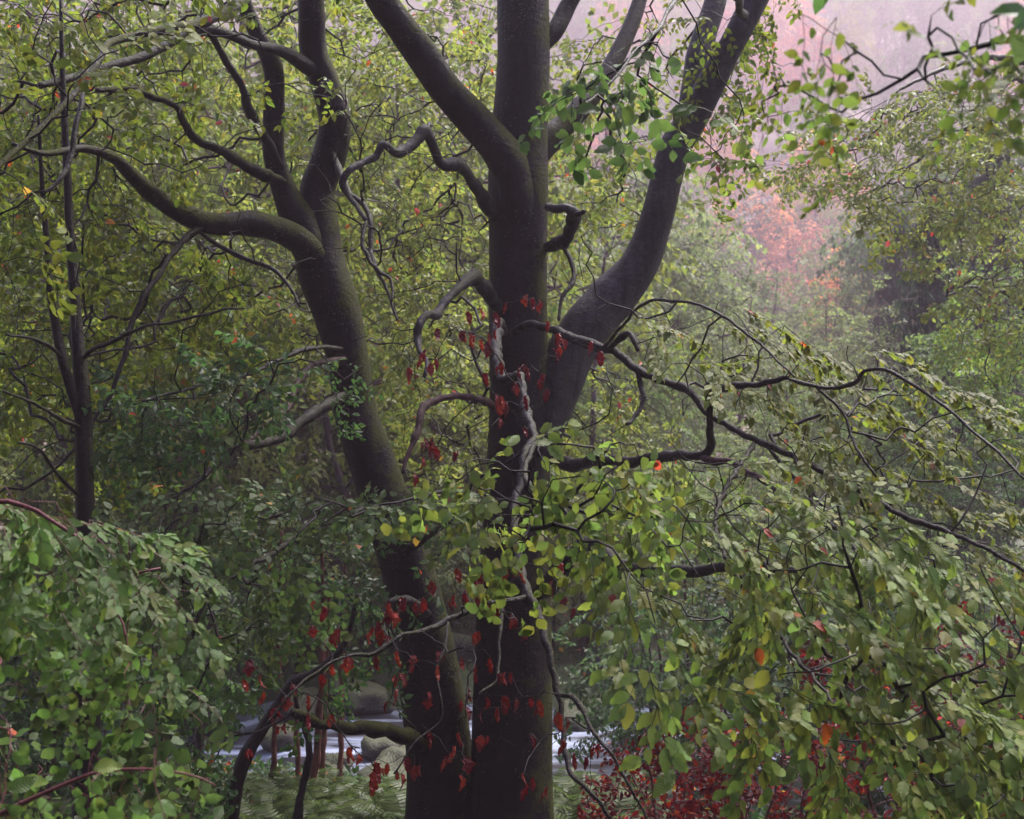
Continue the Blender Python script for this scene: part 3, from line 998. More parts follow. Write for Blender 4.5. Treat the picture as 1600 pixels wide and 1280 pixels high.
CAM = (0, -1, 0.25)
leafy(A, seedsA, [
    dict(poly=[(700, 720), (800, 690), (1000, 690), (1050, 800), (900, 860), (730, 830)], n=40, d=(6.0, 7.0), kind='hang', leaf=.082, pal='mid', lod=1, axis=(0, 0, -.7), normal=(0, -1, .7), njit=.3, acc=.006),
    dict(poly=[(930, 850), (1060, 750), (1300, 780), (1600, 900), (1620, 1290), (1420, 1270), (1200, 1110), (980, 990)], n=88, d=(5.2, 7.6), kind='cascade', leaf=.088, pal='mid', lod=1, axis=(.85, -.15, -.72), follow=.15, jit=.16, normal=(.25, -.9, .9), njit=.22, acc=.008),
    dict(poly=[(1300, 900), (1620, 950), (1640, 1290), (1450, 1290)], n=18, d=(4.9, 6.0), kind='cascade', leaf=.088, pal='mid', lod=1, axis=(.8, -.15, -.85), follow=.15, jit=.16, normal=(.25, -.9, .9), njit=.22, acc=.008),
    dict(poly=[(970, 480), (1120, 455), (1290, 540), (1440, 535), (1620, 690), (1620, 900), (1300, 790), (1180, 650), (1010, 530)], n=105, d=(8.4, 10.8), kind='cascade', leaf=.078, pal='yellowgreen', lod=1, axis=(.9, -.1, -.5), follow=.2, jit=.16, normal=(.35, -.3, 1), njit=.2, acc=.006),
    dict(poly=[(1000, 700), (1200, 700), (1500, 860), (1300, 900), (1050, 800)], n=32, d=(8, 9.8), kind='big', leaf=.085, pal='mid', lod=1, axis=(.8, -.2, -.6), follow=.3, normal=(.3, -.7, 1), njit=.25, acc=.006),
    dict(poly=[(830, 165), (900, 110), (1010, 0), (1100, -20), (1080, 60), (1020, 190), (860, 225)], n=14, d=(5.2, 6.6), kind='small', leaf=.085, pal='green', lod=1, axis=(-.2, -.2, -.7), normal=(0, -1, .8), njit=.4, acc=.01),
    dict(poly=[(1000, 180), (1180, 160), (1160, 260), (1090, 330), (1050, 250)], n=5, d=(6.5, 8), kind='small', leaf=.08, pal='mid', lod=1, axis=(0, -.2, -.7), normal=(0, -1, .8), njit=.4, acc=.01),
    dict(poly=[(545, 0), (760, 0), (765, 480), (690, 560), (560, 520), (540, 300)], n=162, d=(13, 17), kind='big', leaf=.085, pal='pale', lod=2, axis=(0, 0, -.3), normal=(0, -.6, 1), njit=.35, acc=.012),
    dict(poly=[(870, 60), (1040, 0), (1060, 150), (1000, 380), (880, 420)], n=67, d=(13, 17), kind='big', leaf=.085, pal='pale', lod=2, axis=(0, 0, -.3), normal=(0, -.6, 1), njit=.35, acc=.012),
    dict(poly=[(1080, 0), (1220, -40), (1180, 120), (1110, 300), (1085, 360)], n=32, d=(11.5, 14), kind='big', leaf=.085, pal='yellowgreen', lod=2, axis=(0, 0, -.5), normal=(0, -.6, 1), njit=.35, acc=.008),
    dict(poly=[(600, 500), (760, 500), (760, 760), (640, 760)], n=35, d=(12.5, 15.5), kind='big', leaf=.08, pal='pale', lod=2, axis=(0, 0, -.3), normal=(0, -.6, 1), njit=.35, acc=.02),
    dict(poly=[(880, 560), (1000, 560), (1080, 700), (880, 720)], n=24, d=(12, 14), kind='big', leaf=.08, pal='pale', lod=2, axis=(0, 0, -.4), normal=(0, -.6, 1), njit=.35, acc=.01),
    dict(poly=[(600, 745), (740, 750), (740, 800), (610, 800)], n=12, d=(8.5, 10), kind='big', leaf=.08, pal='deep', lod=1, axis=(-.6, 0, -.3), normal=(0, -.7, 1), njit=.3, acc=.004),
    dict(poly=[(200, -800), (1100, -800), (1100, -80), (200, -80)], n=90, d=(6.2, 10), kind='big', leaf=.09, pal='yellowgreen', lod=3, axis=(0, 0, -.2), normal=(0, 0, 1), njit=.3, acc=.004),  # unseen crown above the frame, added to shade the lower left and trunk
    dict(poly=[(400, -700), (1500, -700), (1500, -30), (500, -30)], n=50, d=(12, 17), kind='big', leaf=.09, pal='pale', lod=3, axis=(0, 0, -.2), normal=(0, 0, 1), njit=.35, acc=.004),
    dict(poly=[(540, 150), (760, 200), (760, 760), (640, 760), (560, 480)], n=45, d=(10.4, 12.4), bare=True),
    dict(poly=[(870, 250), (1000, 480), (1250, 560), (1580, 700), (1560, 900), (1200, 820), (880, 720)], n=60, d=(8, 11), bare=True),
], G, r_max=0.016, pieces=300, step=0.14)

# withered leaves still hanging on bare twigs, each its own piece
RED = """790 488 821 476 832 480 843 483 732 501 775 503 751 496 856 517 683 527 723 532 734 534 739 539 765 536 754 545 776 529 760 550 872 536 878 543 874 555
924 548 936 564 864 559 665 561 653 572 681 575 673 582 640 589 803 613 782 580 817 585 826 589 843 599 850 600 760 597 776 631 781 640 790 643 855 622 823 633 780 668
819 682 671 705 680 712 676 699 663 699 660 729 648 754 715 719 750 907 744 919 789 902 807 897 817 902 769 932 745 944 760 956 772 965 780 956 800 974 818 997 747 1002
727 937 711 944 673 924 714 903 662 948 648 956 634 949 624 951 610 956 601 970 608 977 615 970 590 986 596 999 578 1002 604 1006 587 1037 624 1065 619 1092 608 1111
645 1037 623 1032 543 1043 527 995 683 1032 683 1055 668 1095 720 1043 741 1055 767 1043 780 1067 796 1065 731 1088 719 1108 727 1120 753 1126 760 1104 777 1121 790 1102
808 1109 830 1104 842 1109 672 1160 718 1159 752 1164 830 1162 726 1197 719 1225 710 1181 701 1192 693 1203 584 1220 588 1206 582 1234 605 1208 632 1196 627 1224 647 1211
550 1181 561 1192 863 921 878 895 907 906 879 942 898 965 875 1171 898 1192 917 1199 926 1176 833 1229 822 1240 819 1222 856 1245 905 1273 871 1129 884 1136 487 992 504 962
527 999 408 1069 388 1046 381 1076 411 1095 432 1120 388 1185 446 1102 446 1145 485 1101 482 1129 457 1083 520 1051 505 1069 543 1041 518 1130 548 1181"""
RED = np.array(RED.split(), float).reshape(-1, 2)
g = np.random.default_rng(5)


def withered_mesh(seed):
    g = np.random.default_rng(300 + seed)
    nu, nw = 9, 5
    V = []
    roll = g.uniform(1.0, 2.0)
    for i in range(nu):
        u = i / (nu - 1)
        hw = (0.20 * math.sin(math.pi * min(u ** 0.8, 1)) ** 0.7 + 0.01) * (1 + 0.25 * g.normal())
        for k in range(nw):
            s = (k / (nw - 1) - 0.5) * 2
            a = s * roll
            V.append([u + 0.03 * g.normal() * (1 if 0 < i < nu - 1 else 0), hw * math.sin(a) / max(roll * .55, .5) + g.normal() * .018,
                      hw * (1 - math.cos(a)) * 0.7 + 0.10 * math.sin(u * 4 + seed) + g.normal() * .03])
    i, k = np.meshgrid(np.arange(nu - 1), np.arange(nw - 1), indexing='ij')
    a = (i * nw + k).ravel()
    mb = MB()
    mb.add(V, np.stack([a, a + nw, a + nw + 1, a + 1], -1))
    return mb.mesh('withered_leaf', M['withered'], False, True)


WM = [withered_mesh(i) for i in range(7)]
dz = np.where(RED[:, 1] < 760, 9.3, 7.0) + g.uniform(-.5, .35, len(RED))
top = np.array([P(x, y - 15, d) for (x, y), d in zip(RED, dz)])
bare_extra = np.array([P(x, y, d) for x, y, d in [(600, 1270, 6.8), (560, 1250, 6.7), (660, 1120, 6.8), (735, 1235, 6.9), (700, 1020, 7.1), (850, 1080, 7.2), (760, 870, 7.4), (720, 890, 7.3), (800, 1180, 7),
                                                  (640, 560, 9.2), (700, 520, 9.4), (830, 470, 9.3), (860, 560, 9.2), (720, 600, 9.3), (745, 680, 9.2), (810, 545, 9.4), (980, 1200, 7.0), (1000, 1250, 6.8), (900, 1250, 7)]])
ss = [front1, front2, front3]
sp = np.concatenate([s[::2, :3] for s in ss])
sd = np.concatenate([nrm(np.gradient(s[:, :3], axis=0))[::2] for s in ss])
sr = np.concatenate([s[::2, 3] for s in ss])
chains, _ = grow(sp, sd, sr, np.vstack([top, bare_extra]), g, bf=0.25, step=0.055, wob=0.30, r_tip=0.0017, power=0.42, r_max=0.010)
mb = MB()
for p, r in chains:
    tube(mb, p, r, 5, cap=False)
bare = link('bare_twigs', mb.mesh('bare_twigs', M['twig']), A, 'stuff')
for k, p in enumerate(top):
    for c in range(1 if g.random() < .55 else 2):
        o = link('withered_leaf', WM[int(g.integers(0, 7))], bare)
        x = nrm(np.array([g.normal() * .14, g.normal() * .14, -1]))
        n = nrm(np.array([g.normal(), -0.6, 0.1]))
        n = nrm(n - x * (n @ x))
        y = np.cross(n, x)
        s = g.uniform(.065, .10) * (1.0 if c == 0 else .7) * (1.25 if dz[k] > 8.5 else 1.0)
        q = p + (np.array([g.normal() * .015, g.normal() * .015, g.uniform(-.05, .01)]) if c else 0)
        m4 = np.eye(4)
        m4[:3, 0], m4[:3, 1], m4[:3, 2], m4[:3, 3] = x * s, y * s, n * s, q
        o.matrix_local = Matrix([[float(c) for c in r] for r in m4])
        cc = [(0.13, 0.008, 0.010), (0.10, 0.005, 0.012), (0.19, 0.018, 0.010), (0.075, 0.004, 0.011), (0.13, 0.013, 0.015)][int(g.integers(0, 5))]
        o.color = (*cc, 1)

# ------------------------------------------------------------------ the leaning beech beside it
B = thing('beech_tree', 'leaning beech with S-curved forked stem beside the thick straight trunk', 'tree')
GB = np.random.default_rng(33)
sB = []
tB = limb('trunk', B, [(700, 1380, 150, 12.3), (697, 1320, 132, 12.3), (691, 1200, 106, 12.3), (676, 1080, 98, 12.3), (655, 960, 86, 12.3), (622, 840, 80, 12.3), (585, 730, 74, 12.3), (558, 650, 69, 12.3), (546, 570, 66, 12.3), (528, 490, 76, 12.3), (502, 415, 80, 12.3), (500, 360, 64, 12.3), (496, 300, 56, 12.3), (515, 245, 53, 12.25), (524, 190, 50, 12.2), (508, 130, 45, 12.15), (490, 80, 42, 12.1), (487, 20, 40, 12), (484, -60, 38, 11.9), (470, -250, 32, 11.7), (480, -480, 20, 11.5), (470, -650, 8, 11.4)], 'bark', 41, 0.06, 32, 0.06)
sB.append(tB[len(tB) // 4:])
LB(B, sB, 'limb', [(508, 470, 50, 12.25), (490, 410, 60, 12.2), (468, 350, 52, 12.15), (445, 300, 38, 12.1), (428, 240, 33, 12.05), (428, 170, 32, 12), (426, 105, 31, 11.95), (398, 45, 26, 11.9), (378, -10, 24, 11.8), (360, -120, 18, 11.6), (340, -300, 10, 11.3)], 'bark', 42, sides=18, lump=0.07)
LB(B, sB, 'limb', [(520, 440, 20, 12.35), (482, 388, 42, 12.05), (440, 362, 40, 11.8), (390, 350, 38, 11.6), (335, 350, 36, 11.4), (292, 336, 33, 11.2), (242, 306, 28, 10.8), (206, 274, 23, 10.3), (176, 246, 18, 9.9), (130, 232, 13, 9.5), (70, 240, 9, 9.1), (20, 225, 6, 8.8)], 'bark', 43, sides=16, lump=0.08)
LB(B, sB, 'limb', [(514, 130, 24, 12.25), (474, 100, 24, 11.95), (440, 80, 18, 11.7), (410, 74, 16, 11.5), (388, 68, 14, 11.3), (350, 52, 14, 11.1), (320, 45, 14, 10.9), (280, 60, 14, 10.6), (225, 88, 14, 10.3), (165, 105, 13, 10), (110, 122, 12, 9.7), (62, 134, 10, 9.4)], 'bark_dark', 44, sides=12, lump=0.08)
LB(B, sB, 'limb', [(385, 0, 20, 11.8), (360, 15, 20, 11.4), (330, 28, 18, 11), (300, 40, 15, 10.6), (270, 42, 13, 10.2), (215, 55, 12, 9.8), (170, 68, 11, 9.4), (158, 90, 10, 9.1), (140, 118, 10, 8.9), (115, 148, 10, 8.7), (70, 195, 10, 8.4), (20, 240, 9, 8.1), (-30, 285, 7, 7.8)], 'bark', 45, sides=10, lump=0.1)
LB(B, sB, 'branch', [(445, 285, 18, 12), (420, 275, 18, 11.8), (385, 260, 16, 11.6), (345, 236, 15, 11.4), (305, 216, 14, 11.2), (286, 190, 12, 11.1), (275, 166, 11, 11), (235, 152, 10, 10.8), (205, 138, 9, 10.6), (150, 140, 8, 10.3)], 'bark', 46, step=0.04, sides=10, lump=0.12)
LB(B, sB, 'branch', [(440, 262, 15, 12), (415, 215, 15, 11.8), (388, 172, 15, 11.6), (380, 140, 12, 11.5), (352, 92, 12, 11.3), (328, 50, 10, 11.1)], 'bark_dark', 47, step=0.04, sides=10, lump=0.14)
LB(B, sB, 'branch', [(130, 140, 9, 8.8), (125, 180, 9, 8.7), (112, 235, 8, 8.6), (95, 275, 7, 8.5), (65, 306, 5, 8.4)], 'bark_dark', 48, step=0.04, sides=7, wob=.006)
LB(B, sB, 'branch', [(320, 352, 10, 11.3), (290, 372, 9, 11.1), (250, 425, 8, 10.8), (215, 480, 8, 10.6), (198, 540, 7, 10.5), (175, 610, 7, 10.4), (150, 655, 6, 10.3), (110, 710, 5, 10.2), (55, 755, 4, 10.1)], 'bark_dark', 49, step=0.05, sides=7, wob=.006)
LB(B, sB, 'branch', [(310, 362, 8, 11.3), (345, 385, 8, 11.2), (385, 405, 8, 11.1), (425, 420, 7, 11.0), (450, 445, 6, 10.9), (470, 480, 4, 10.8)], 'bark_dark', 50, step=0.04, sides=7, wob=.008)
LB(B, sB, 'branch', [(545, 615, 16, 12.1), (510, 632, 17, 11.6), (478, 655, 17, 11.2), (440, 682, 16, 10.9), (400, 696, 15, 10.6), (365, 702, 12, 10.3), (335, 728, 9, 10.1), (300, 760, 6, 9.9), (255, 790, 4, 9.7)], 'bark_dark', 51, step=0.04, sides=10, lump=0.12, wob=.006)
LB(B, sB, 'branch', [(540, 560, 10, 12.0), (490, 570, 10, 11.6), (465, 600, 10, 11.3), (448, 640, 10, 11.0), (415, 668, 10, 10.8), (375, 700, 8, 10.5)], 'bark_wine', 52, step=0.04, sides=8, lump=0.12)
LB(B, sB, 'branch', [(535, 545, 8, 12.0), (480, 545, 7, 11.4), (400, 580, 6, 10.9), (310, 605, 5, 10.4), (220, 625, 4, 10)], 'bark_dark', 53, step=0.05, sides=7, wob=.008)
LB(B, sB, 'branch', [(672, 1175, 34, 12.2), (640, 1152, 28, 11.8), (605, 1143, 23, 11.5), (570, 1138, 20, 11.2), (525, 1133, 18, 10.9), (490, 1130, 15, 10.7), (455, 1112, 12, 10.5)], 'bark', 54, step=0.04, sides=12, lump=0.1)
LB(B, sB, 'branch', [(668, 960, 18, 12.0), (648, 942, 15, 11.7), (625, 938, 13, 11.5), (604, 942, 9, 11.3)], 'bark_grey', 55, step=0.03, sides=9, lump=0.14)
LB(B, sB, 'branch', [(605, 790, 12, 12.0), (560, 800, 10, 11.2), (480, 830, 9, 10.5), (400, 880, 8, 9.9), (320, 930, 6, 9.4)], 'bark_dark', 56, step=0.05, sides=8, wob=.01)
LB(B, sB, 'branch', [(520, 240, 12, 12.1), (545, 300, 9, 11.6), (575, 330, 9, 11.3), (580, 400, 8, 11.1), (600, 440, 6, 10.9), (620, 500, 4, 10.7)], 'bark_dark', 57, step=0.04, sides=7, wob=.01)
LB(B, sB, 'branch', [(640, 860, 12, 12.1), (680, 830, 10, 11.4), (720, 800, 9, 10.6), (700, 770, 7, 9.8), (640, 780, 5, 9.2)], 'bark_dark', 58, step=0.05, sides=8, wob=.01)
leafy(B, sB, [
    dict(poly=[(-20, -20), (330, -20), (300, 120), (330, 300), (180, 240), (-20, 300)], n=150, d=(10.6, 14), kind='big', leaf=.085, pal='yellowgreen', lod=2, axis=(0, 0, -.35), normal=(0, -.55, 1), njit=.35, acc=.012),
    dict(poly=[(300, -20), (620, -20), (600, 330), (430, 330), (330, 330)], n=95, d=(12.6, 15.5), kind='big', leaf=.085, pal='pale', lod=2, axis=(0, 0, -.35), normal=(0, -.55, 1), njit=.35, acc=.012),
    dict(poly=[(-20, 250), (180, 270), (280, 370), (420, 400), (420, 540), (250, 540), (-20, 500)], n=120, d=(11.2, 14.5), kind='big', leaf=.085, pal='yellowgreen', lod=2, axis=(0, 0, -.35), normal=(0, -.55, 1), njit=.35, acc=.008),
    dict(poly=[(280, 360), (520, 400), (500, 560), (300, 540)], n=50, d=(12.6, 15), kind='big', leaf=.085, pal='pale', lod=2, axis=(0, 0, -.35), normal=(0, -.55, 1), njit=.35, acc=.008),
    dict(poly=[(0, 0), (250, 0), (120, 300), (0, 420)], n=10, d=(7.6, 9), kind='big', leaf=.085, pal='yellowgreen', lod=1, axis=(0, 0, -.35), normal=(0, -.5, 1), njit=.35, acc=.01),
    dict(poly=[(400, 120), (540, 130), (540, 190), (420, 170)], n=9, d=(10.6, 11.6), kind='small', leaf=.075, pal='yellowgreen', lod=2, axis=(0, 0, -.4), normal=(0, -.7, 1), njit=.3, acc=.008),
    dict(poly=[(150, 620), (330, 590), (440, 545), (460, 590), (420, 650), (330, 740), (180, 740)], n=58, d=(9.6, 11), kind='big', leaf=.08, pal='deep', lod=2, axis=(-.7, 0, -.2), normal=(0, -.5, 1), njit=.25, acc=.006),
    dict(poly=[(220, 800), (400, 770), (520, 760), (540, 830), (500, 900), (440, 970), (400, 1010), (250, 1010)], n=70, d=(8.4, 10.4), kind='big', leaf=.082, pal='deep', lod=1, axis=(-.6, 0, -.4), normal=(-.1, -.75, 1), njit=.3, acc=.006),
    dict(poly=[(500, 545), (560, 560), (575, 640), (545, 690), (515, 690)], n=13, d=(11.2, 11.8), kind='small', leaf=.06, pal='green', lod=2, axis=(0, -.2, -.8), normal=(0, -1, .6), njit=.3, acc=0),
    dict(poly=[(0, 480), (200, 480), (260, 620), (180, 760), (0, 740)], n=70, d=(11.2, 15), kind='big', leaf=.085, pal='yellowgreen', lod=2, axis=(0, 0, -.4), normal=(0, -.6, 1), njit=.35, acc=.01),
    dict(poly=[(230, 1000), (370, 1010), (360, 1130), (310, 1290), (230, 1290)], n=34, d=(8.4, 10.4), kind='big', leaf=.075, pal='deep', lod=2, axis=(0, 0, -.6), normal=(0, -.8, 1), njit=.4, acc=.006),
    dict(poly=[(540, 330), (680, 330), (700, 520), (640, 660), (590, 560)], n=45, d=(13, 16), kind='big', leaf=.08, pal='pale', lod=2, axis=(0, 0, -.4), normal=(0, -.6, 1), njit=.3, acc=.01),
    dict(poly=[(-300, -700), (500, -700), (520, -30), (-300, -30)], n=36, d=(11, 15), kind='big', leaf=.09, pal='yellowgreen', lod=3, axis=(0, 0, -.2), normal=(0, 0, 1), njit=.35, acc=.004),
    dict(poly=[(-350, -20), (-20, -20), (-20, 900), (-350, 900)], n=54, d=(8, 13), kind='big', leaf=.09, pal='yellowgreen', lod=3, axis=(0, 0, -.2), normal=(0, 0, 1), njit=.35, acc=.004),
    dict(poly=[(0, 0), (560, 0), (640, 330), (600, 640), (480, 560), (300, 560), (120, 700), (0, 700)], n=130, d=(9.4, 12), bare=True),
], GB, r_max=0.014, pieces=300, step=0.14)

# ------------------------------------------------------------------ thin twin-stemmed tree on the left
C = thing('young_tree', 'slim dark twin-stemmed tree standing behind the hazel leaves', 'tree')
sC = []
LB(C, sC, 'trunk', [(140, 1500, 60, 9.6), (138, 1200, 46, 9.6), (136, 980, 38, 9.60), (134, 860, 32, 9.60), (132, 770, 29, 9.60), (131, 690, 27, 9.60), (129, 610, 24, 9.60), (122, 530, 20, 9.60), (116, 450, 16, 9.60), (109, 370, 15, 9.60), (104, 260, 13, 9.60), (98, 120, 9, 9.60), (95, 0, 5, 9.60)], 'bark_dark', 61, sides=12)
LB(C, sC, 'trunk', [(128, 660, 16, 9.60), (112, 610, 16, 9.55), (97, 560, 16, 9.50), (86, 505, 14, 9.50), (78, 455, 13, 9.40), (75, 400, 11, 9.40), (66, 290, 8, 9.30), (60, 180, 5, 9.20)], 'bark_dark', 62, sides=10)
LB(C, sC, 'branch', [(130, 560, 8, 9.60), (150, 545, 7, 9.40), (200, 520, 6, 9.10), (260, 505, 5, 8.80), (320, 490, 5, 8.60), (385, 482, 3, 8.30)], 'bark_dark', 63, sides=6)
LB(C, sC, 'branch', [(98, 560, 7, 9.50), (70, 538, 6, 9.20), (10, 520, 4, 8.80)], 'bark_dark', 64, sides=6)
LB(C, sC, 'branch', [(128, 670, 8, 9.60), (90, 650, 6, 9.20), (50, 632, 5, 8.90), (5, 610, 4, 8.60)], 'bark_dark', 65, sides=6)
LB(C, sC, 'branch', [(128, 780, 7, 9.60), (100, 750, 6, 9.30), (60, 705, 5, 9.00), (30, 690, 4, 8.60)], 'bark_dark', 66, sides=6)
leafy(C, sC, [dict(poly=[(0, 150), (180, 120), (330, 420), (350, 560), (180, 600), (0, 650)], n=110, d=(10.6, 13.5), kind='big', leaf=.09, pal='yellowgreen', lod=2, axis=(0, 0, -.3), normal=(0, -.6, 1), njit=.35, acc=.008)], np.random.default_rng(9), r_max=.012)

# ------------------------------------------------------------------ hazel in the lower left corner
D = thing('hazel_shrub', 'hazel shrub with big wet serrated green leaves close by', 'shrub')
sD = []
LB(D, sD, 'stem', [(-275, 1880, 32, 5.2), (-260, 1500, 26, 5.2), (-200, 1200, 22, 5.2), (-120, 950, 16, 5.2), (-40, 800, 11, 5.2), (40, 790, 7, 5.2), (130, 850, 6, 5.1), (180, 950, 4, 5.0), (210, 1050, 3, 4.9)], 'twig_red', 71, sides=8, wob=.01)
LB(D, sD, 'stem', [(-245, 1840, 28, 5.6), (-230, 1420, 22, 5.6), (-150, 1120, 16, 5.6), (-60, 980, 11, 5.7), (40, 930, 8, 5.8), (160, 900, 6, 5.9), (250, 890, 4, 6)], 'twig_red', 72, sides=8, wob=.01)
LB(D, sD, 'stem', [(-215, 1950, 18, 4.4), (-200, 1500, 14, 4.4), (-80, 1330, 11, 4.3), (10, 1268, 9, 4.2), (70, 1235, 7, 4.2), (140, 1210, 6, 4.2), (200, 1202, 5, 4.2), (260, 1206, 4, 4.2), (310, 1222, 3, 4.2), (335, 1232, 2.4, 4.2)], 'twig_red', 73, sides=8, wob=.004)
leafy(D, sD, [
    dict(poly=[(-40, 740), (60, 735), (150, 780), (270, 880), (250, 960), (120, 960), (-40, 900)], n=28, d=(4.8, 6), kind='cascade', leaf=.06, pal='hazel', lod=1, axis=(.75, -.2, -.65), follow=.2, jit=.2, normal=(.1, -.8, 1), njit=.25, acc=.004),
    dict(poly=[(100, 960), (240, 960), (235, 1080), (160, 1140), (120, 1060)], n=8, d=(4.6, 5.3), kind='hang', leaf=.058, pal='hazel', lod=1, axis=(.2, -.2, -1), follow=.2, normal=(.1, -1, .7), njit=.25, acc=0),
    dict(poly=[(-30, 1130), (60, 1110), (200, 1150), (210, 1290), (-30, 1290)], n=8, d=(3.9, 4.5), kind='small', leaf=.078, pal='hazel', lod=1, axis=(.1, -.2, -.8), follow=.3, normal=(0, -1, .7), njit=.3, acc=0),
    dict(poly=[(215, 1140), (250, 1150), (255, 1175), (215, 1175)], n=1, d=(4.1, 4.2), kind='string', leaf=.085, pal='hazel', lod=1, axis=(.3, -.2, -1), follow=.2, normal=(0, -1, .6), njit=.2, acc=0),
    dict(poly=[(318, 1205), (330, 1205), (330, 1225), (318, 1225)], n=1, d=(4.15, 4.2), kind='string', leaf=.07, pal='hazel', lod=1, axis=(0, -.2, -1), follow=.2, normal=(0, -1, .6), njit=.2, acc=0),
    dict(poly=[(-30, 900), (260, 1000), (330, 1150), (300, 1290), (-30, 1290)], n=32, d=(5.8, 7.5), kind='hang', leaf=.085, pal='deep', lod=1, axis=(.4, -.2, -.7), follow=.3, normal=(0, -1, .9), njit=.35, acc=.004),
], np.random.default_rng(12), r_max=.006, pieces=300, twig_mat='twig_red', step=0.09, r_tip=.0015)

# ------------------------------------------------------------------ near overhanging beech at the upper right
E = thing('beech_tree', 'near beech whose soft drooping leaf sprays hang down over the misty gap', 'tree')
sE = []
LB(E, sE, 'trunk', [(3060, 2060, 380, 3.6), (3050, 1700, 300, 3.6), (3040, 1200, 240, 3.6), (3050, 640, 210, 3.6), (3030, 100, 190, 3.6), (3040, -500, 160, 3.6), (3000, -1100, 110, 3.6)], 'bark', 81, sides=20)
LB(E, sE, 'limb', [(3040, 420, 80, 3.6), (2600, 200, 60, 3.6), (2150, 70, 42, 3.7), (1850, 20, 26, 3.8), (1700, 40, 18, 3.8), (1600, 60, 12, 3.8), (1520, 75, 9, 3.8), (1440, 90, 7, 3.8)], 'bark_dark', 82, sides=10, wob=.006)
LB(E, sE, 'limb', [(3030, 50, 70, 3.6), (2500, -150, 52, 3.6), (1950, -260, 34, 3.6), (1650, -300, 22, 3.6), (1420, -280, 14, 3.5), (1250, -220, 9, 3.5), (1130, -140, 6, 3.5)], 'bark_dark', 83, sides=10, wob=.006)
leafy(E, sE, [
    dict(poly=[(1240, 20), (1330, 20), (1300, 130), (1250, 110)], n=6, d=(3.3, 3.9), kind='string', leaf=.042, pal='mid', lod=1, axis=(0, 0, -1.2), follow=.2, normal=(.2, -1, .6), njit=.4, acc=0),
    dict(poly=[(1195, 60), (1260, 60), (1260, 240), (1200, 200)], n=8, d=(3.8, 4.6), kind='string', leaf=.040, pal='mid', lod=1, axis=(-.2, 0, -1.2), follow=.2, normal=(.2, -1, .6), njit=.4, acc=0),
    dict(poly=[(1265, 150), (1330, 130), (1320, 290), (1270, 280)], n=5, d=(3.4, 4), kind='string', leaf=.040, pal='mid', lod=1, axis=(0, 0, -1.2), follow=.2, normal=(.2, -1, .6), njit=.4, acc=.02),
    dict(poly=[(1430, 0), (1610, -10), (1620, 120), (1480, 130), (1430, 60)], n=12, d=(2.9, 3.7), kind='small', leaf=.042, pal='mid', lod=1, axis=(-.3, 0, -.6), follow=.4, normal=(.2, -.9, .8), njit=.4, acc=0),
    dict(poly=[(1440, 110), (1530, 110), (1520, 190), (1470, 200)], n=4, d=(3.2, 3.7), kind='string', leaf=.040, pal='mid', lod=1, axis=(0, 0, -1), follow=.3, normal=(.2, -.9, .6), njit=.4, acc=0),
    dict(poly=[(1300, -300), (2100, -500), (2000, -20), (1350, -20)], n=8, d=(2.9, 4.2), kind='big', leaf=.085, pal='green', lod=2, axis=(-.3, 0, -.3), normal=(0, 0, 1), njit=.3, acc=0),
], np.random.default_rng(14), r_max=.006, pieces=160, step=0.07, r_tip=.0014)

# ------------------------------------------------------------------ mid-distance tree at the right
F = thing('beech_tree', 'yellow-green beech reaching in above the dark spruce with thin black branches', 'tree')
sF = []
LB(F, sF, 'trunk', [(1700, 1180, 120, 19), (1694, 1080, 92, 19), (1690, 960, 80, 19), (1685, 700, 62, 19), (1690, 400, 54, 19), (1680, 100, 46, 19), (1690, -200, 34, 19), (1680, -500, 14, 19)], 'bark', 91, sides=14)
LB(F, sF, 'limb', [(1690, 330, 24, 19), (1630, 170, 14, 18.5), (1590, 165, 9, 18), (1540, 185, 8, 17.6), (1490, 215, 6, 17.2), (1450, 240, 5, 17), (1380, 290, 4, 16.6), (1330, 320, 3, 16.4)], 'bark_dark', 92, sides=7, wob=.02)
LB(F, sF, 'limb', [(1685, 250, 20, 19), (1600, 130, 9, 18), (1550, 150, 7, 17.5), (1510, 175, 5, 17)], 'bark_dark', 93, sides=7, wob=.02)
LB(F, sF, 'limb', [(1680, 120, 18, 19), (1560, 90, 10, 18.2), (1470, 110, 7, 17.4), (1400, 145, 5, 16.8), (1376, 180, 4, 16.5)], 'bark_dark', 94, sides=7, wob=.02)
LB(F, sF, 'limb', [(1685, 560, 18, 19), (1600, 480, 9, 18.6), (1540, 450, 6, 18.2), (1480, 460, 4, 17.8)], 'bark_dark', 95, sides=7, wob=.02)
leafy(F, sF, [
    dict(poly=[(1185, 255), (1300, 190), (1400, 150), (1620, 90), (1620, 330), (1460, 330), (1330, 310), (1240, 300)], n=202, d=(15, 19), kind='big', leaf=.085, pal='pale', lod=2, axis=(-.6, -.2, -.25), normal=(0, -.6, 1), njit=.3, acc=.012),
    dict(poly=[(1330, 310), (1620, 310), (1620, 560), (1490, 480), (1420, 400)], n=85, d=(16, 20), kind='big', leaf=.085, pal='pale', lod=2, axis=(-.5, -.2, -.3), normal=(0, -.6, 1), njit=.3, acc=.01),
    dict(poly=[(1480, 480), (1620, 480), (1620, 720), (1540, 690)], n=67, d=(17, 21), kind='big', leaf=.085, pal='mid', lod=2, axis=(-.5, -.2, -.3), normal=(0, -.6, 1), njit=.3, acc=.008),
    dict(poly=[(1450, -500), (1900, -500), (1900, 600), (1640, 600), (1630, -20)], n=94, d=(16, 22), kind='big', leaf=.09, pal='pale', lod=3, axis=(0, 0, -.2), normal=(0, 0, 1), njit=.35),
], np.random.default_rng(15), r_max=.014)
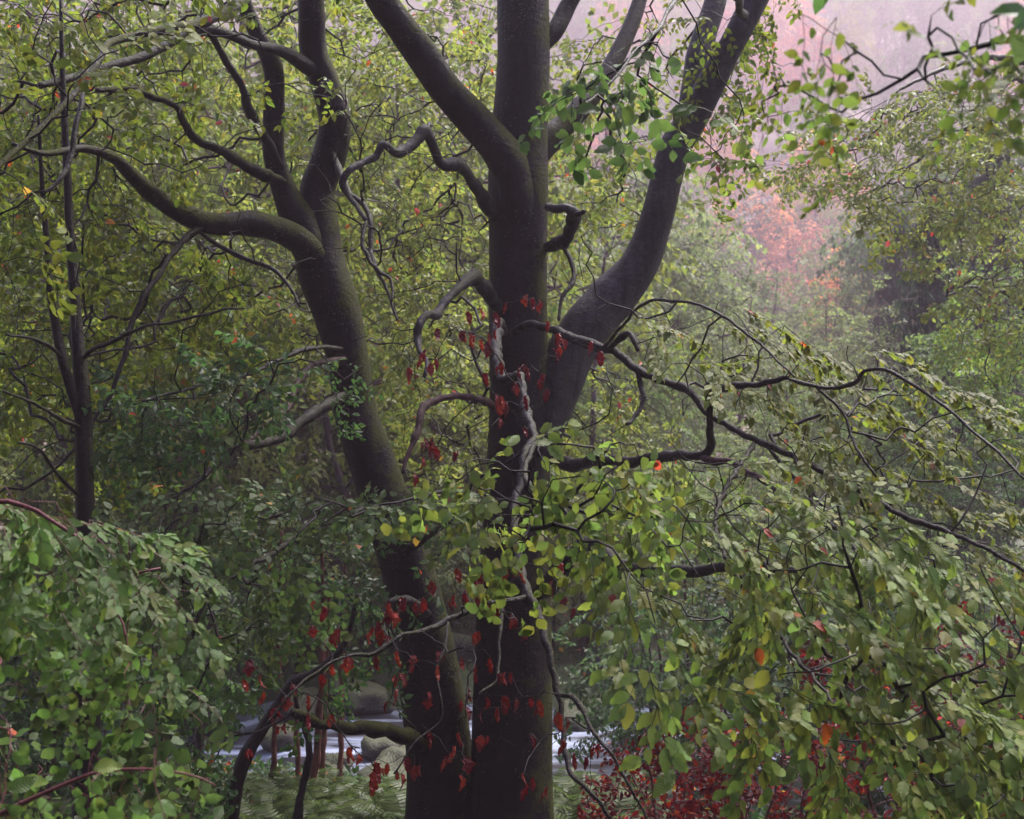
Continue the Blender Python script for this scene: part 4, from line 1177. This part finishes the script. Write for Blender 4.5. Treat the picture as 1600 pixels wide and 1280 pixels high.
# ------------------------------------------------------------------ prototypes for the wood behind
def on_ground(px, d):
    x = (px - 800) / FPX * d
    return x, d, float(ground_h(x, d))


def proto_tree(seed, height, crown_r, crown_z0, n, kind, leaf, pal='neutral', trunk_r=0.12, sink=0.3, twig_r=.006, lod=3, stems=1, lean=0.05):
    """returns (trunk mesh, crown mesh) standing at the origin"""
    g = np.random.default_rng(seed)
    seeds = []
    mb = MB()
    for k in range(stems):
        base = np.array([g.normal() * .15 * (stems > 1), g.normal() * .15 * (stems > 1), -sink])
        top = np.array([g.normal() * height * lean * (1 + 2 * (stems > 1)), g.normal() * height * lean * (1 + 2 * (stems > 1)), height * .95])
        q = np.linspace(0, 1, 7)[:, None]
        pts = base + (top - base) * q + g.normal(size=(7, 3)) * height * .012 * np.sin(q * 3.14)
        s = catmull(np.hstack([pts, np.linspace(trunk_r * 1.15, trunk_r * .12, 7)[:, None]]), height / 30)
        tube(mb, s[:, :3], s[:, 3], 8, .06, seed)
        seeds.append(s[int(len(s) * .18):])
    pts = []
    while len(pts) < n:
        p = g.uniform(-1, 1, 3)
        rr = math.hypot(p[0], p[1])
        t = (p[2] + 1) / 2
        prof = math.sin(math.pi * min(t ** .75, 1)) ** .6 if crown_z0 < .4 * height else math.sqrt(max(1 - p[2] ** 2, 0))
        ang = math.atan2(p[1], p[0])
        prof *= 0.78 + 0.22 * math.sin(3 * ang + seed + 4 * t) * math.cos(2 * ang - 5 * t)
        if prof * 0.35 < rr < prof:
            pts.append([p[0] * crown_r, p[1] * crown_r, crown_z0 + t * (height - crown_z0)])
    tg = np.array(pts)
    sp = np.concatenate([s[::2, :3] for s in seeds])
    sd = np.concatenate([nrm(np.gradient(s[:, :3], axis=0))[::2] for s in seeds])
    sr = np.concatenate([s[::2, 3] for s in seeds])
    chains, ends = grow(sp, sd, sr, tg, g, bf=.4, step=height / 18, wob=.15, r_tip=twig_r, power=.45, r_max=trunk_r * .5)
    for p, r in chains:
        tube(mb, p, r, 4, cap=False)
    tm = mb.mesh('trunk', M['bark_far'])
    lv = Leaves()
    nn = len(tg)
    out = nrm(tg - np.array([0, 0, height * .5]))
    a = nrm(ends * .6 + out * [.6, .6, .1] + np.array([0, 0, -.3]) + g.normal(size=(nn, 3)) * .3)
    lv.sprays(kind, tg, a, nrm(np.array([0, 0, 1.]) + out * .5 + g.normal(size=(nn, 3)) * .25), leaf / {'coarse': .15, 'huge': .3}.get(kind, .085) * g.uniform(.85, 1.15, nn), pal, g, 0.0, lod, .16)
    P_, X, N_, S, C, L = lv.arrays()
    N_ = nrm(N_ - X * (N_ * X).sum(1, keepdims=True))
    Y = np.cross(N_, X)
    v, t = LEAF[(lod, 0)]
    V = P_[:, None] + S[:, None, None] * (v[None, :, 0, None] * X[:, None] + v[None, :, 1, None] * Y[:, None] + v[None, :, 2, None] * N_[:, None])
    T = t[None] + (np.arange(len(P_)) * len(v))[:, None, None]
    mb = MB()
    mb.add(V.reshape(-1, 3), None, T.reshape(-1, 3), np.repeat(C, len(v), 0))
    return tm, mb.mesh('crown', M['leaf_far'], False, True)


def place(proto, name, loc, scale, rz, color, label, cat='tree', group=None):
    o = thing(name, label, cat, loc, group)
    o.rotation_euler = (0, 0, rz)
    o.scale = (scale, scale, scale)
    link('trunk', proto[0], o)
    c = link('crown', proto[1], o)
    c.color = (*color, 1)
    return o


YG, MG, DG = (.150, .168, .042), (.108, .150, .055), (.046, .080, .036)
PG, OR, RO, PK = (.145, .175, .080), (.46, .17, .08), (.34, .09, .06), (.40, .15, .12)

g = np.random.default_rng(77)
pm = [proto_tree(200 + i, 8.0, 2.6, 1.2, 420, 'coarse', .125, trunk_r=.09) for i in range(3)]            # young trees
pshrub = [proto_tree(220 + i, 3.2, 1.7, .3, 150, 'big', .085, trunk_r=.03, stems=4, twig_r=.003, lod=2) for i in range(2)]   # shrubs
pf = [proto_tree(240 + i, 15.0, 4.6, 3.0, 330, 'huge', .30, trunk_r=.20, twig_r=.014) for i in range(4)]   # hillside trees

# trees just across the stream: (px, distance, height, colour, prototype, label)
MID = [
    (610, 27, 12.5, YG, 0, 'tall yellow-green tree seen between the two big trunks'),
    (330, 25, 12.0, YG, 1, 'yellow-green tree behind the mossy limb of the leaning beech'),
    (60, 27, 12.5, YG, 2, 'yellow-green tree behind the twin-stemmed tree'),
    (470, 33, 15.0, YG, 2, 'tall pale tree behind the fork of the leaning beech'),
    (200, 36, 16.0, MG, 0, 'tall hazy tree beyond the stream at the left'),
    (720, 38, 13.0, PG, 1, 'pale hazy tree directly behind the thick trunk'),
    (905, 34, 8.5, PG, 2, 'pale green tree under the arching grey limb'),
    (1010, 30, 6.0, MG, 0, 'low light-green tree between thick trunk and right bough'),
    (1130, 36, 7.4, PG, 1, 'pale green tree left of the orange tree across the stream'),
    (1240, 31, 5.6, MG, 2, 'light-green tree behind the long black right bough'),
    (1370, 40, 7.6, PG, 0, 'pale tree with thin crown in front of the spruce'),
    (1350, 28, 5.0, MG, 1, 'bushy green tree below the spruce behind the right bough'),
    (1560, 27, 8.0, MG, 2, 'green tree at the right edge before the spruce'),
    (1480, 24, 4.6, DG, 0, 'dark green bushy tree low at the right edge'),
    (240, 23, 6.0, MG, 0, 'green tree over the stream behind the low left bough'),
    (430, 24, 6.5, MG, 1, 'light green tree right behind the red stems'),
    (680, 24, 6.0, YG, 1, 'yellowish young tree in the gap between the trunks'),
    (960, 24, 4.6, YG, 2, 'young yellowish tree just right of the thick trunk'),
    (150, 21.5, 8.5, YG, 1, 'yellow-green young tree behind the long curved left branch'),
    (530, 22.8, 9.0, YG, 0, 'yellow-green young tree behind the leaning stem'),
    (-40, 22, 9.0, MG, 2, 'green young tree at the far left edge over the stream'),
    (750, 30, 15.0, YG, 2, 'tall yellow-green tree whose top shows left of the thick trunk'),
    (380, 30, 17.0, YG, 0, 'tallest yellow-green tree at the top left'),
    (120, 32, 17.5, YG, 1, 'tall tree filling the upper left corner'),
    (960, 44, 15.0, PG, 0, 'tall pale misty tree right of the thick trunk'),
    (1060, 46, 10.5, PG, 2, 'misty tree right under the arching limb'),
    (1300, 44, 7.6, PG, 2, 'misty green tree left of the pale spruce'),
    (1190, 27, 4.4, PG, 0, 'pale bush-like tree below the orange tree'),
    (840, 27, 6.5, MG, 1, 'light green tree hidden behind the thick trunk'),
    (310, 20.8, 4.5, MG, 2, 'leafy green young tree above the leftmost red stem'),
]
for px, d, h, c, k, lab in MID:
    x, y, z = on_ground(px, d)
    place(pm[k], 'young_tree', (x, y, z), h / 8.0, g.uniform(0, 6.28), c, lab, 'tree', 'trees just across the stream')
# unseen trees added behind and beside the viewpoint to darken the trunk fronts
for x, y in [(-8, -4), (-3.5, -9), (4.5, -8), (-9.5, 4.5), (0, -15), (-13, -10), (16, 9.5), (-15, 11), (7, -18), (-8, -19), (13, -13), (4.5, -9), (-5.5, -6.5), (16, -5), (-6, -1.5), (2.5, -7.2), (-2.5, -6.8), (-8, 0.5), (-12, -3), (-12, 7), (13.5, 12)]:
    place(pf[int(g.integers(0, 4))], 'unseen_shade_tree', (x, y, float(ground_h(x, y))), g.uniform(.85, 1.1), g.uniform(0, 6.28), MG, 'unseen tree added round the viewpoint to shade the trunks', 'tree', 'unseen shade trees round the viewpoint')
for x, y in [(-3.5, -5.2), (2.2, -5.8), (-5, -4), (0, -6.5), (-6.9, 0.8), (-7, 3.2), (-3, -8), (3, -9)]:
    place(pm[int(g.integers(0, 3))], 'unseen_shade_tree', (x, y, float(ground_h(x, y))), g.uniform(.9, 1.15), g.uniform(0, 6.28), DG, 'unseen young tree added round the viewpoint to shade the trunks', 'tree', 'unseen young shade trees round the viewpoint')
# autumn trees in the mist
for px, d, h, c, k, lab in [
    (1170, 165, 30, OR, 0, 'orange autumn tree glowing pink in the mist beside the grey limb'),
    (1250, 150, 22, PK, 1, 'pinkish autumn tree in the mist below the orange one'),
    (1330, 90, 13, OR, 2, 'orange-tipped tree in front of the spruce in mist'),
    (1125, 175, 27, OR, 3, 'small rust-coloured tree close behind the arching limb'),
]:
    x, y, z = on_ground(px, d)
    place(pf[k], 'autumn_tree', (x, y, z), h / 15.0, g.uniform(0, 6.28), c, lab)
for i, (px, d, h, c) in enumerate([(900, 60, 13, PG), (1010, 70, 12, MG), (1110, 62, 10, PG), (1200, 75, 11, MG), (1290, 66, 10, PG), (1390, 72, 14, MG), (1480, 64, 18, DG), (1580, 70, 20, MG), (960, 100, 22, PG), (1060, 115, 22, MG),
                                   (1170, 110, 15, PG), (1290, 120, 17, PG), (1380, 110, 20, MG), (1500, 105, 25, DG), (700, 60, 18, YG), (560, 66, 20, MG), (420, 62, 19, YG), (260, 70, 22, MG), (100, 64, 19, YG), (-20, 75, 22, MG), (650, 105, 25, MG), (330, 110, 26, YG), (30, 110, 26, MG)]):
    x, y, z = on_ground(px, d)
    sd = 'right' if px > 800 else 'left'
    place(pf[i % 4], 'valley_tree', (x, y, z), h / 15.0, g.uniform(0, 6.28), c, 'misty tree on the valley floor, %s of the thick trunk' % sd, 'tree', 'misty valley trees ' + sd)
# shrubs on the banks
SH = [(560, 25.5, 'pale shrub on the far bank above the rapids'), (690, 23.5, 'pale shrub across the water between the two trunks'), (900, 22.5, 'pale shrub across the stream hugging the thick trunk'),
      (1000, 23, 'yellowish shrub across the stream under the lower right branch'), (1100, 21.5, 'pale shrub behind the crimson shrub over the water'), (1210, 20, 'green shrub behind the middle of the leaf curtain'),
      (1330, 19.5, 'yellowish shrub deep behind the right leaf curtain'), (1450, 20, 'pale shrub behind the right leaf curtain below the spruce'), (1560, 19, 'green shrub at the right edge behind the leaf curtain'),
      (360, 22.8, 'pale shrub over the stream behind the dark leaning stem'), (180, 24.5, 'green shrub over the stream behind the hazel'), (60, 24.5, 'yellowish shrub at the far left beyond the stream'),
      (1020, 26, 'farther pale shrub right of the thick trunk'), (1160, 26, 'farther green shrub under the long black bough'), (620, 23.0, 'low green shrub behind the leaning trunk across the water'),
      (770, 23.8, 'shrub across the stream hidden mostly by the thick trunk'), (960, 24.6, 'green shrub across the stream beside the dim slim trunk'), (480, 24.0, 'green shrub across the rapids behind the red stems'),
      (250, 27, 'farther yellowish shrub beyond the stream at left'),
      (180, 14.6, 'dark shrub on the near bank behind the hazel'), (90, 13.5, 'darkest shrub behind the lowest hazel leaves'), (20, 15, 'dark shrub at the left edge on the near bank'),
      (1300, 15, 'dark shrub right behind the second crimson shrub'), (1420, 14.5, 'dark shrub on the near bank low behind the curtain'), (1540, 14.2, 'dark shrub in the bottom right corner'),
      (1180, 16, 'dark shrub at the water behind the first crimson shrub'), (1060, 17.0, 'dark shrub at the water edge right of the thick trunk')]
for i, (px, d, lab) in enumerate(SH):
    x, y, z = on_ground(px, d)
    c = [PG, MG, YG][i % 3] if d > 18 else DG
    place(pshrub[i % 2], 'leafy_shrub', (x, y, z), g.uniform(.8, 1.2), g.uniform(0, 6.28), c, lab, 'shrub', 'shrubs on the far bank' if d > 18 else 'dark shrubs on the near bank')
# the hillside wood
n = 0
for row in range(13):
    y = 168 + row * 25
    xs = np.arange(-.45 * y - 6, .45 * y + 6, 13.5 + row * .35)
    for x in xs:
        xx, yy = x + g.normal() * 3, y + g.normal() * 5
        px = 800 + xx / yy * FPX
        if 1080 < px < 1330 and yy < 160:
            continue
        r = g.random()
        if 1080 < px < 1450:
            r = 1 - (1 - r) * .35 if g.random() < .5 else r
        c = YG if r < .36 else MG if r < .72 else DG if r < .88 else OR if r < .93 else PK if r < .97 else RO
        side = 'left' if px < 800 else 'right'
        if c in (OR, PK, RO):
            lab, grp = 'russet tree in the mist on the wooded hillside, %s of the thick trunk' % side, 'russet trees on the hillside ' + side
        else:
            lab, grp = 'hazy green tree on the wooded hillside, %s of the thick trunk' % side, 'green trees on the hillside ' + side
        place(pf[int(g.integers(0, 4))], 'hillside_tree', (xx, yy, float(ground_h(xx, yy))), g.uniform(1.5, 2.1), g.uniform(0, 6.28), tuple(v * g.uniform(.85, 1.15) for v in c), lab, 'tree', grp)
        n += 1
print('hillside trees', n)


# ------------------------------------------------------------------ spruces
def spruce_meshes(seed, H=13.0, R=2.9):
    g = np.random.default_rng(seed)
    tb, nb = MB(), MB()
    z = np.linspace(-.4, H, 14)
    p = np.stack([np.zeros(14), np.zeros(14), z], 1)
    tube(tb, p, np.linspace(.19, .015, 14), 9, .04, seed)
    zz = 1.0
    while zz < H - .4:
        L = R * (1 - (zz / H) ** 1.2) + .25
        for k in range(6):
            a = g.uniform(0, 6.28)
            l = L * g.uniform(.7, 1.1)
            t = np.linspace(0, 1, 8)
            q = np.stack([np.cos(a) * l * t, np.sin(a) * l * t, zz + l * (-.42 * t + .25 * t ** 2) + .05 * g.normal()], 1)
            tube(tb, q, np.linspace(.028, .006, 8), 4, cap=False)
            m = int(l * 26)
            s = g.uniform(.15, 1, m)
            b = np.stack([np.interp(s, t, q[:, i]) for i in range(3)], 1)
            hang = g.uniform(.25, .75, m) * (1.1 - .5 * s)
            dirv = nrm(np.stack([g.normal(size=m) * .35, g.normal(size=m) * .35, -np.ones(m)], 1))
            side = nrm(np.cross(dirv, g.normal(size=(m, 3)))) * (.035 + .03 * g.random((m, 1)))
            e = b + dirv * hang[:, None]
            mid = b + dirv * hang[:, None] * .4
            V = np.stack([b, mid + side, e, mid - side], 1).reshape(-1, 3)
            i0 = np.arange(m)[:, None] * 4
            T = np.concatenate([i0 + [0, 1, 2], i0 + [0, 2, 3]])
            c = np.repeat(g.uniform(.6, 1.3, (m, 1)) * np.ones((1, 3)), 4, 0)
            nb.add(V, None, T, c)
        zz += .33
    return tb.mesh('trunk', M['bark_far']), nb.mesh('crown', M['leaf_far'], False, True)


sps = [spruce_meshes(301), spruce_meshes(302)]
for px, d, h, k, lab in [(1465, 31, 10.0, 0, 'dark drooping spruce standing behind the right-hand leaves'), (1550, 36, 12.5, 1, 'taller dark spruce behind the first at the right edge'), (1405, 42, 10.5, 1, 'paler misty spruce beside the orange-tipped tree')]:
    x, y, z = on_ground(px, d)
    place(sps[k], 'spruce_tree', (x, y, z), h / 13.0, g.uniform(0, 6), (.024, .042, .030), lab)

# ------------------------------------------------------------------ red-stemmed saplings and dark stems by the water
for i, (rows, mat, lab) in enumerate([
    ([(420, 1262, 9, 14.6), (427, 1180, 8.5, 14.6), (433, 1100, 8, 14.6), (437, 1020, 7, 14.6), (440, 930, 6, 14.6), (438, 830, 4, 14.6)], 'bark_red', 'leftmost thin red-brown sapling stem in front of the white water'),
    ([(468, 1250, 8, 14.9), (466, 1200, 8, 14.9), (463, 1130, 7.5, 14.9), (464, 1060, 7, 14.9), (468, 980, 6, 14.9), (470, 880, 4, 14.9)], 'bark_red', 'second thin red-brown sapling stem from the left by the stream'),
    ([(486, 1245, 12, 14.4), (494, 1180, 11, 14.4), (500, 1110, 10, 14.4), (503, 1040, 9, 14.4), (505, 960, 7, 14.4), (503, 850, 5, 14.4)], 'bark_red', 'thickest red-brown sapling stem in the cluster by the stream'),
    ([(502, 1240, 9, 14.7), (505, 1170, 8.5, 14.7), (508, 1110, 8, 14.7), (510, 1030, 7, 14.7), (515, 930, 5, 14.7)], 'bark_red', 'red-brown sapling stem pressed against the thickest one'),
    ([(530, 1232, 9, 15.2), (532, 1180, 8.5, 15.2), (534, 1110, 8, 15.2), (533, 1050, 7.5, 15.2), (538, 970, 6, 15.2), (540, 870, 4, 15.2)], 'bark_red', 'red-brown sapling stem nearest to the leaning trunk'),
    ([(453, 1350, 15, 12.0), (466, 1265, 13, 12.0), (480, 1210, 12, 12.0), (482, 1170, 11, 12.0), (472, 1130, 9, 12.0), (462, 1080, 7, 12.0), (470, 1000, 5, 12)], 'bark_dark', 'dark crooked stem in front of the red saplings'),
    ([(343, 1405, 32, 11.0), (362, 1262, 25, 11.0), (380, 1195, 22, 11.0), (402, 1150, 20, 11.0), (432, 1105, 18, 11.0), (462, 1068, 16, 11.0), (500, 1045, 13, 11.0), (540, 1000, 9, 11), (560, 930, 6, 11)], 'bark_dark', 'dark leaning small tree bent over the stream at left'),
    ([(312, 1180, 11, 17), (308, 960, 9, 17), (305, 860, 8, 17), (308, 760, 7, 17), (312, 680, 6, 17), (300, 600, 5, 17), (296, 540, 4, 17), (290, 470, 3, 17)], 'bark_dark', 'thin upright sapling behind the low left bough'),
    ([(388, 1055, 26, 23.6), (386, 960, 24, 23.6), (384, 850, 22, 23.6), (386, 740, 19, 23.6), (380, 600, 15, 23.6), (384, 400, 8, 23.6)], 'bark_red', 'reddish straight trunk behind the low left bough'),
    ([(668, 1100, 14, 26), (672, 980, 13, 26), (668, 820, 11, 26), (674, 640, 9, 26), (668, 460, 5, 26)], 'bark_far', 'dim thin trunk seen between the two big beech trunks'),
    ([(905, 1100, 14, 24), (918, 980, 13, 24), (912, 860, 12, 24), (925, 700, 10, 24), (930, 560, 7, 24), (945, 400, 4, 24)], 'bark_far', 'dim slim trunk across the stream right of the thick trunk'),
]):
    o = thing('sapling', lab, 'sapling')
    s = limb('stem', o, rows, mat, 400 + i, step=.08, sides=10, lump=.08, wob=.006)
    top_i = rows[-1]
    d = top_i[3]
    w = 60 * 14 / d * (1.2 if d < 20 else 1.6)
    leafy(o, [s[len(s) // 2:]], [dict(poly=[(top_i[0] - w, top_i[1] - w), (top_i[0] + w, top_i[1] - w), (top_i[0] + w, top_i[1] + w * 1.3), (top_i[0] - w, top_i[1] + w * 1.3)], n=12, d=(d - .5, d + .5), kind='big', leaf=.08, pal='deep' if i < 9 else 'mid', lod=2, axis=(0, 0, -.3), normal=(0, -.5, 1), acc=.01)],
          np.random.default_rng(500 + i), r_max=.006)

# ------------------------------------------------------------------ crimson shrubs, bottom right
for i, (poly, dd, nn, base, lab) in enumerate([
    ([(960, 1190), (1100, 1140), (1300, 1180), (1330, 1310), (950, 1310)], (8.4, 10.4), 95, [(1050, 9.5), (1150, 9.3), (1230, 9.6)], 'dark crimson-leaved shrub along the bottom right of the thick trunk'),
    ([(1270, 1050), (1420, 990), (1620, 1000), (1620, 1300), (1310, 1300)], (8.6, 11), 130, [(1400, 10), (1500, 10)], 'red-leaved shrub glimpsed through the right-hand leaf curtain'),
]):
    o = thing('crimson_shrub', lab, 'shrub')
    seeds = []
    for k, (bx, bd) in enumerate(base):
        gy_ = 640 + (CZ - float(ground_h((bx - 800) / FPX * bd, bd)) + .1) / bd * FPX
        for q in range(3):
            tx, ty = poly[(k + q) % 4][0] * .5 + bx * .5, 1130 + 40 * q
            seeds.append(limb('stem', o, [(bx + 8 * q, gy_, 7, bd), (bx * .7 + tx * .3, gy_ * .6 + ty * .4, 6, bd), (tx, ty, 3, bd + .2 * q)], 'twig_red', 600 + i * 10 + k * 3 + q, step=.08, sides=6, wob=.01))
    leafy(o, seeds, [dict(poly=poly, n=nn, d=dd, kind='big', leaf=.055, pal='crimson', lod=2, axis=(0, 0, .1), normal=(0, -.5, 1), njit=.5, acc=.02)], np.random.default_rng(700 + i), r_max=.005, twig_mat='twig_red')


# ------------------------------------------------------------------ ferns
def fern_meshes(seed):
    g = np.random.default_rng(seed)
    out = []
    for f in range(9):
        mb = MB()
        a = f / 9 * 6.28 + g.normal() * .25
        L = g.uniform(.55, .95)
        t = np.linspace(0, 1, 16)
        r = L * (t * .85)
        z = L * (1.25 * t - .85 * t ** 2.2)
        c = np.stack([np.cos(a) * r, np.sin(a) * r, z], 1)
        tube(mb, c, np.linspace(.004, .001, 16), 3, cap=False, tint=(.08, .09, .03))
        d = nrm(np.gradient(c, axis=0))
        s = np.cross(d, UP)
        s = nrm(s)
        for i in range(2, 16):
            w = L * .22 * math.sin(math.pi * min(1, (t[i] * .9 + .1)) ** .8) + .012
            for sg in (1, -1):
                b = c[i]
                e = b + sg * s[i] * w + d[i] * w * .45 - UP * w * .25
                h = d[i] * L * .032
                col = np.array((.065, .098, .022)) * g.uniform(.7, 1.3)
                mb.add([b - h * .5, (b + e) / 2 - h * .7, e, (b + e) / 2 + h * .8, b + h * .5], None, [[0, 1, 4], [1, 3, 4], [1, 2, 3]], col)
        out.append(mb.mesh('frond', M['leaf'], False, True))
    return out


fm = [fern_meshes(800 + i) for i in range(3)]
k = 0
for px in range(395, 1010, 22):
    for d in (12.3, 12.9, 13.5, 14.0):
        q = px + g.normal() * 10
        dd = d + g.normal() * .3
        if 640 < q < 870 and d < 14:
            continue
        if g.random() < .22:
            continue
        x, y, z = on_ground(q, dd)
        o = thing('fern', 'light green fern on the bank between the red saplings and leaning trunk' if q < 690 else 'light green fern on the bank at the foot of the thick trunk', 'fern', (x, y, z - .02), 'ferns on the bank by the red saplings' if q < 690 else 'ferns by the thick trunk')
        o.rotation_euler = (0, 0, g.uniform(0, 6))
        s = g.uniform(.5, .8)
        o.scale = (s, s, s)
        for me in fm[k % 3]:
            link('frond', me, o)
        k += 1
print('ferns', k)

# ------------------------------------------------------------------ low herbs and ivy over the banks
n = 40000
hy = np.concatenate([g.uniform(10.5, 16.6, n // 2), g.uniform(20.5, 34, n // 2)])
hx = (g.uniform(-60, 1660, n) - 800) / FPX * hy
ok = np.abs(hy - stream_y(hx)) > 2.55
hx, hy = hx[ok], hy[ok]
patch = fbm(hx, hy, 19, 3.0, 3)
ok = patch + g.normal(size=len(hx)) * .3 > -.1
hx, hy = hx[ok], hy[ok]
n = len(hx)
lv = Leaves()
pos_ = np.stack([hx, hy, ground_h(hx, hy) + g.uniform(.0, .16, n) * (1 + .6 * (hy > 18))], 1)
ax = nrm(np.stack([g.normal(size=n), g.normal(size=n), g.uniform(-.3, .9, n)], 1))
lv.add(pos_, ax, nrm(np.array([0, -.3, 1.]) + g.normal(size=(n, 3)) * .4), g.uniform(.05, .14, n), pick_tints('deep', n, g, .06) * g.uniform(.6, 1.5, (n, 1)), 3)
mb = MB()
P_, X, N_, S, C_, L = lv.arrays()
N_ = nrm(N_ - X * (N_ * X).sum(1, keepdims=True))
Y = np.cross(N_, X)
v, t = LEAF[(3, 0)]
V = P_[:, None] + S[:, None, None] * (v[None, :, 0, None] * X[:, None] + v[None, :, 1, None] * Y[:, None] + v[None, :, 2, None] * N_[:, None])
mb.add(V.reshape(-1, 3), None, (t[None] + (np.arange(n) * 4)[:, None, None]).reshape(-1, 3), np.repeat(C_, 4, 0))
link('undergrowth', mb.mesh('undergrowth', M['leaf'], False, True), None, 'stuff')['label'] = 'low green herbs and ivy covering both banks of the stream'

# ------------------------------------------------------------------ the mist in the valley
mb = MB()
lo, hi = np.array([-380., -60., -4.]), np.array([380., 530., 235.])
c = np.array([[(lo, hi)[(i >> k) & 1][k] for k in range(3)] for i in range(8)])
mb.add(c, [[0, 2, 3, 1], [4, 5, 7, 6], [0, 1, 5, 4], [2, 6, 7, 3], [0, 4, 6, 2], [1, 3, 7, 5]])
m = bpy.data.materials.new('mist')
m.use_nodes = True
nt = m.node_tree
nt.nodes.remove(nt.nodes['Principled BSDF'])
pv = nt.nodes.new('ShaderNodeVolumePrincipled')
pv.inputs['Color'].default_value = (*HAZE_COLOR, 1)
pv.inputs['Density'].default_value = HAZE_DENSITY
pv.inputs['Anisotropy'].default_value = 0.2
nt.links.new(pv.outputs[0], nt.nodes['Material Output'].inputs['Volume'])
hz = link('haze', mb.mesh('haze', m, False), None, 'stuff')
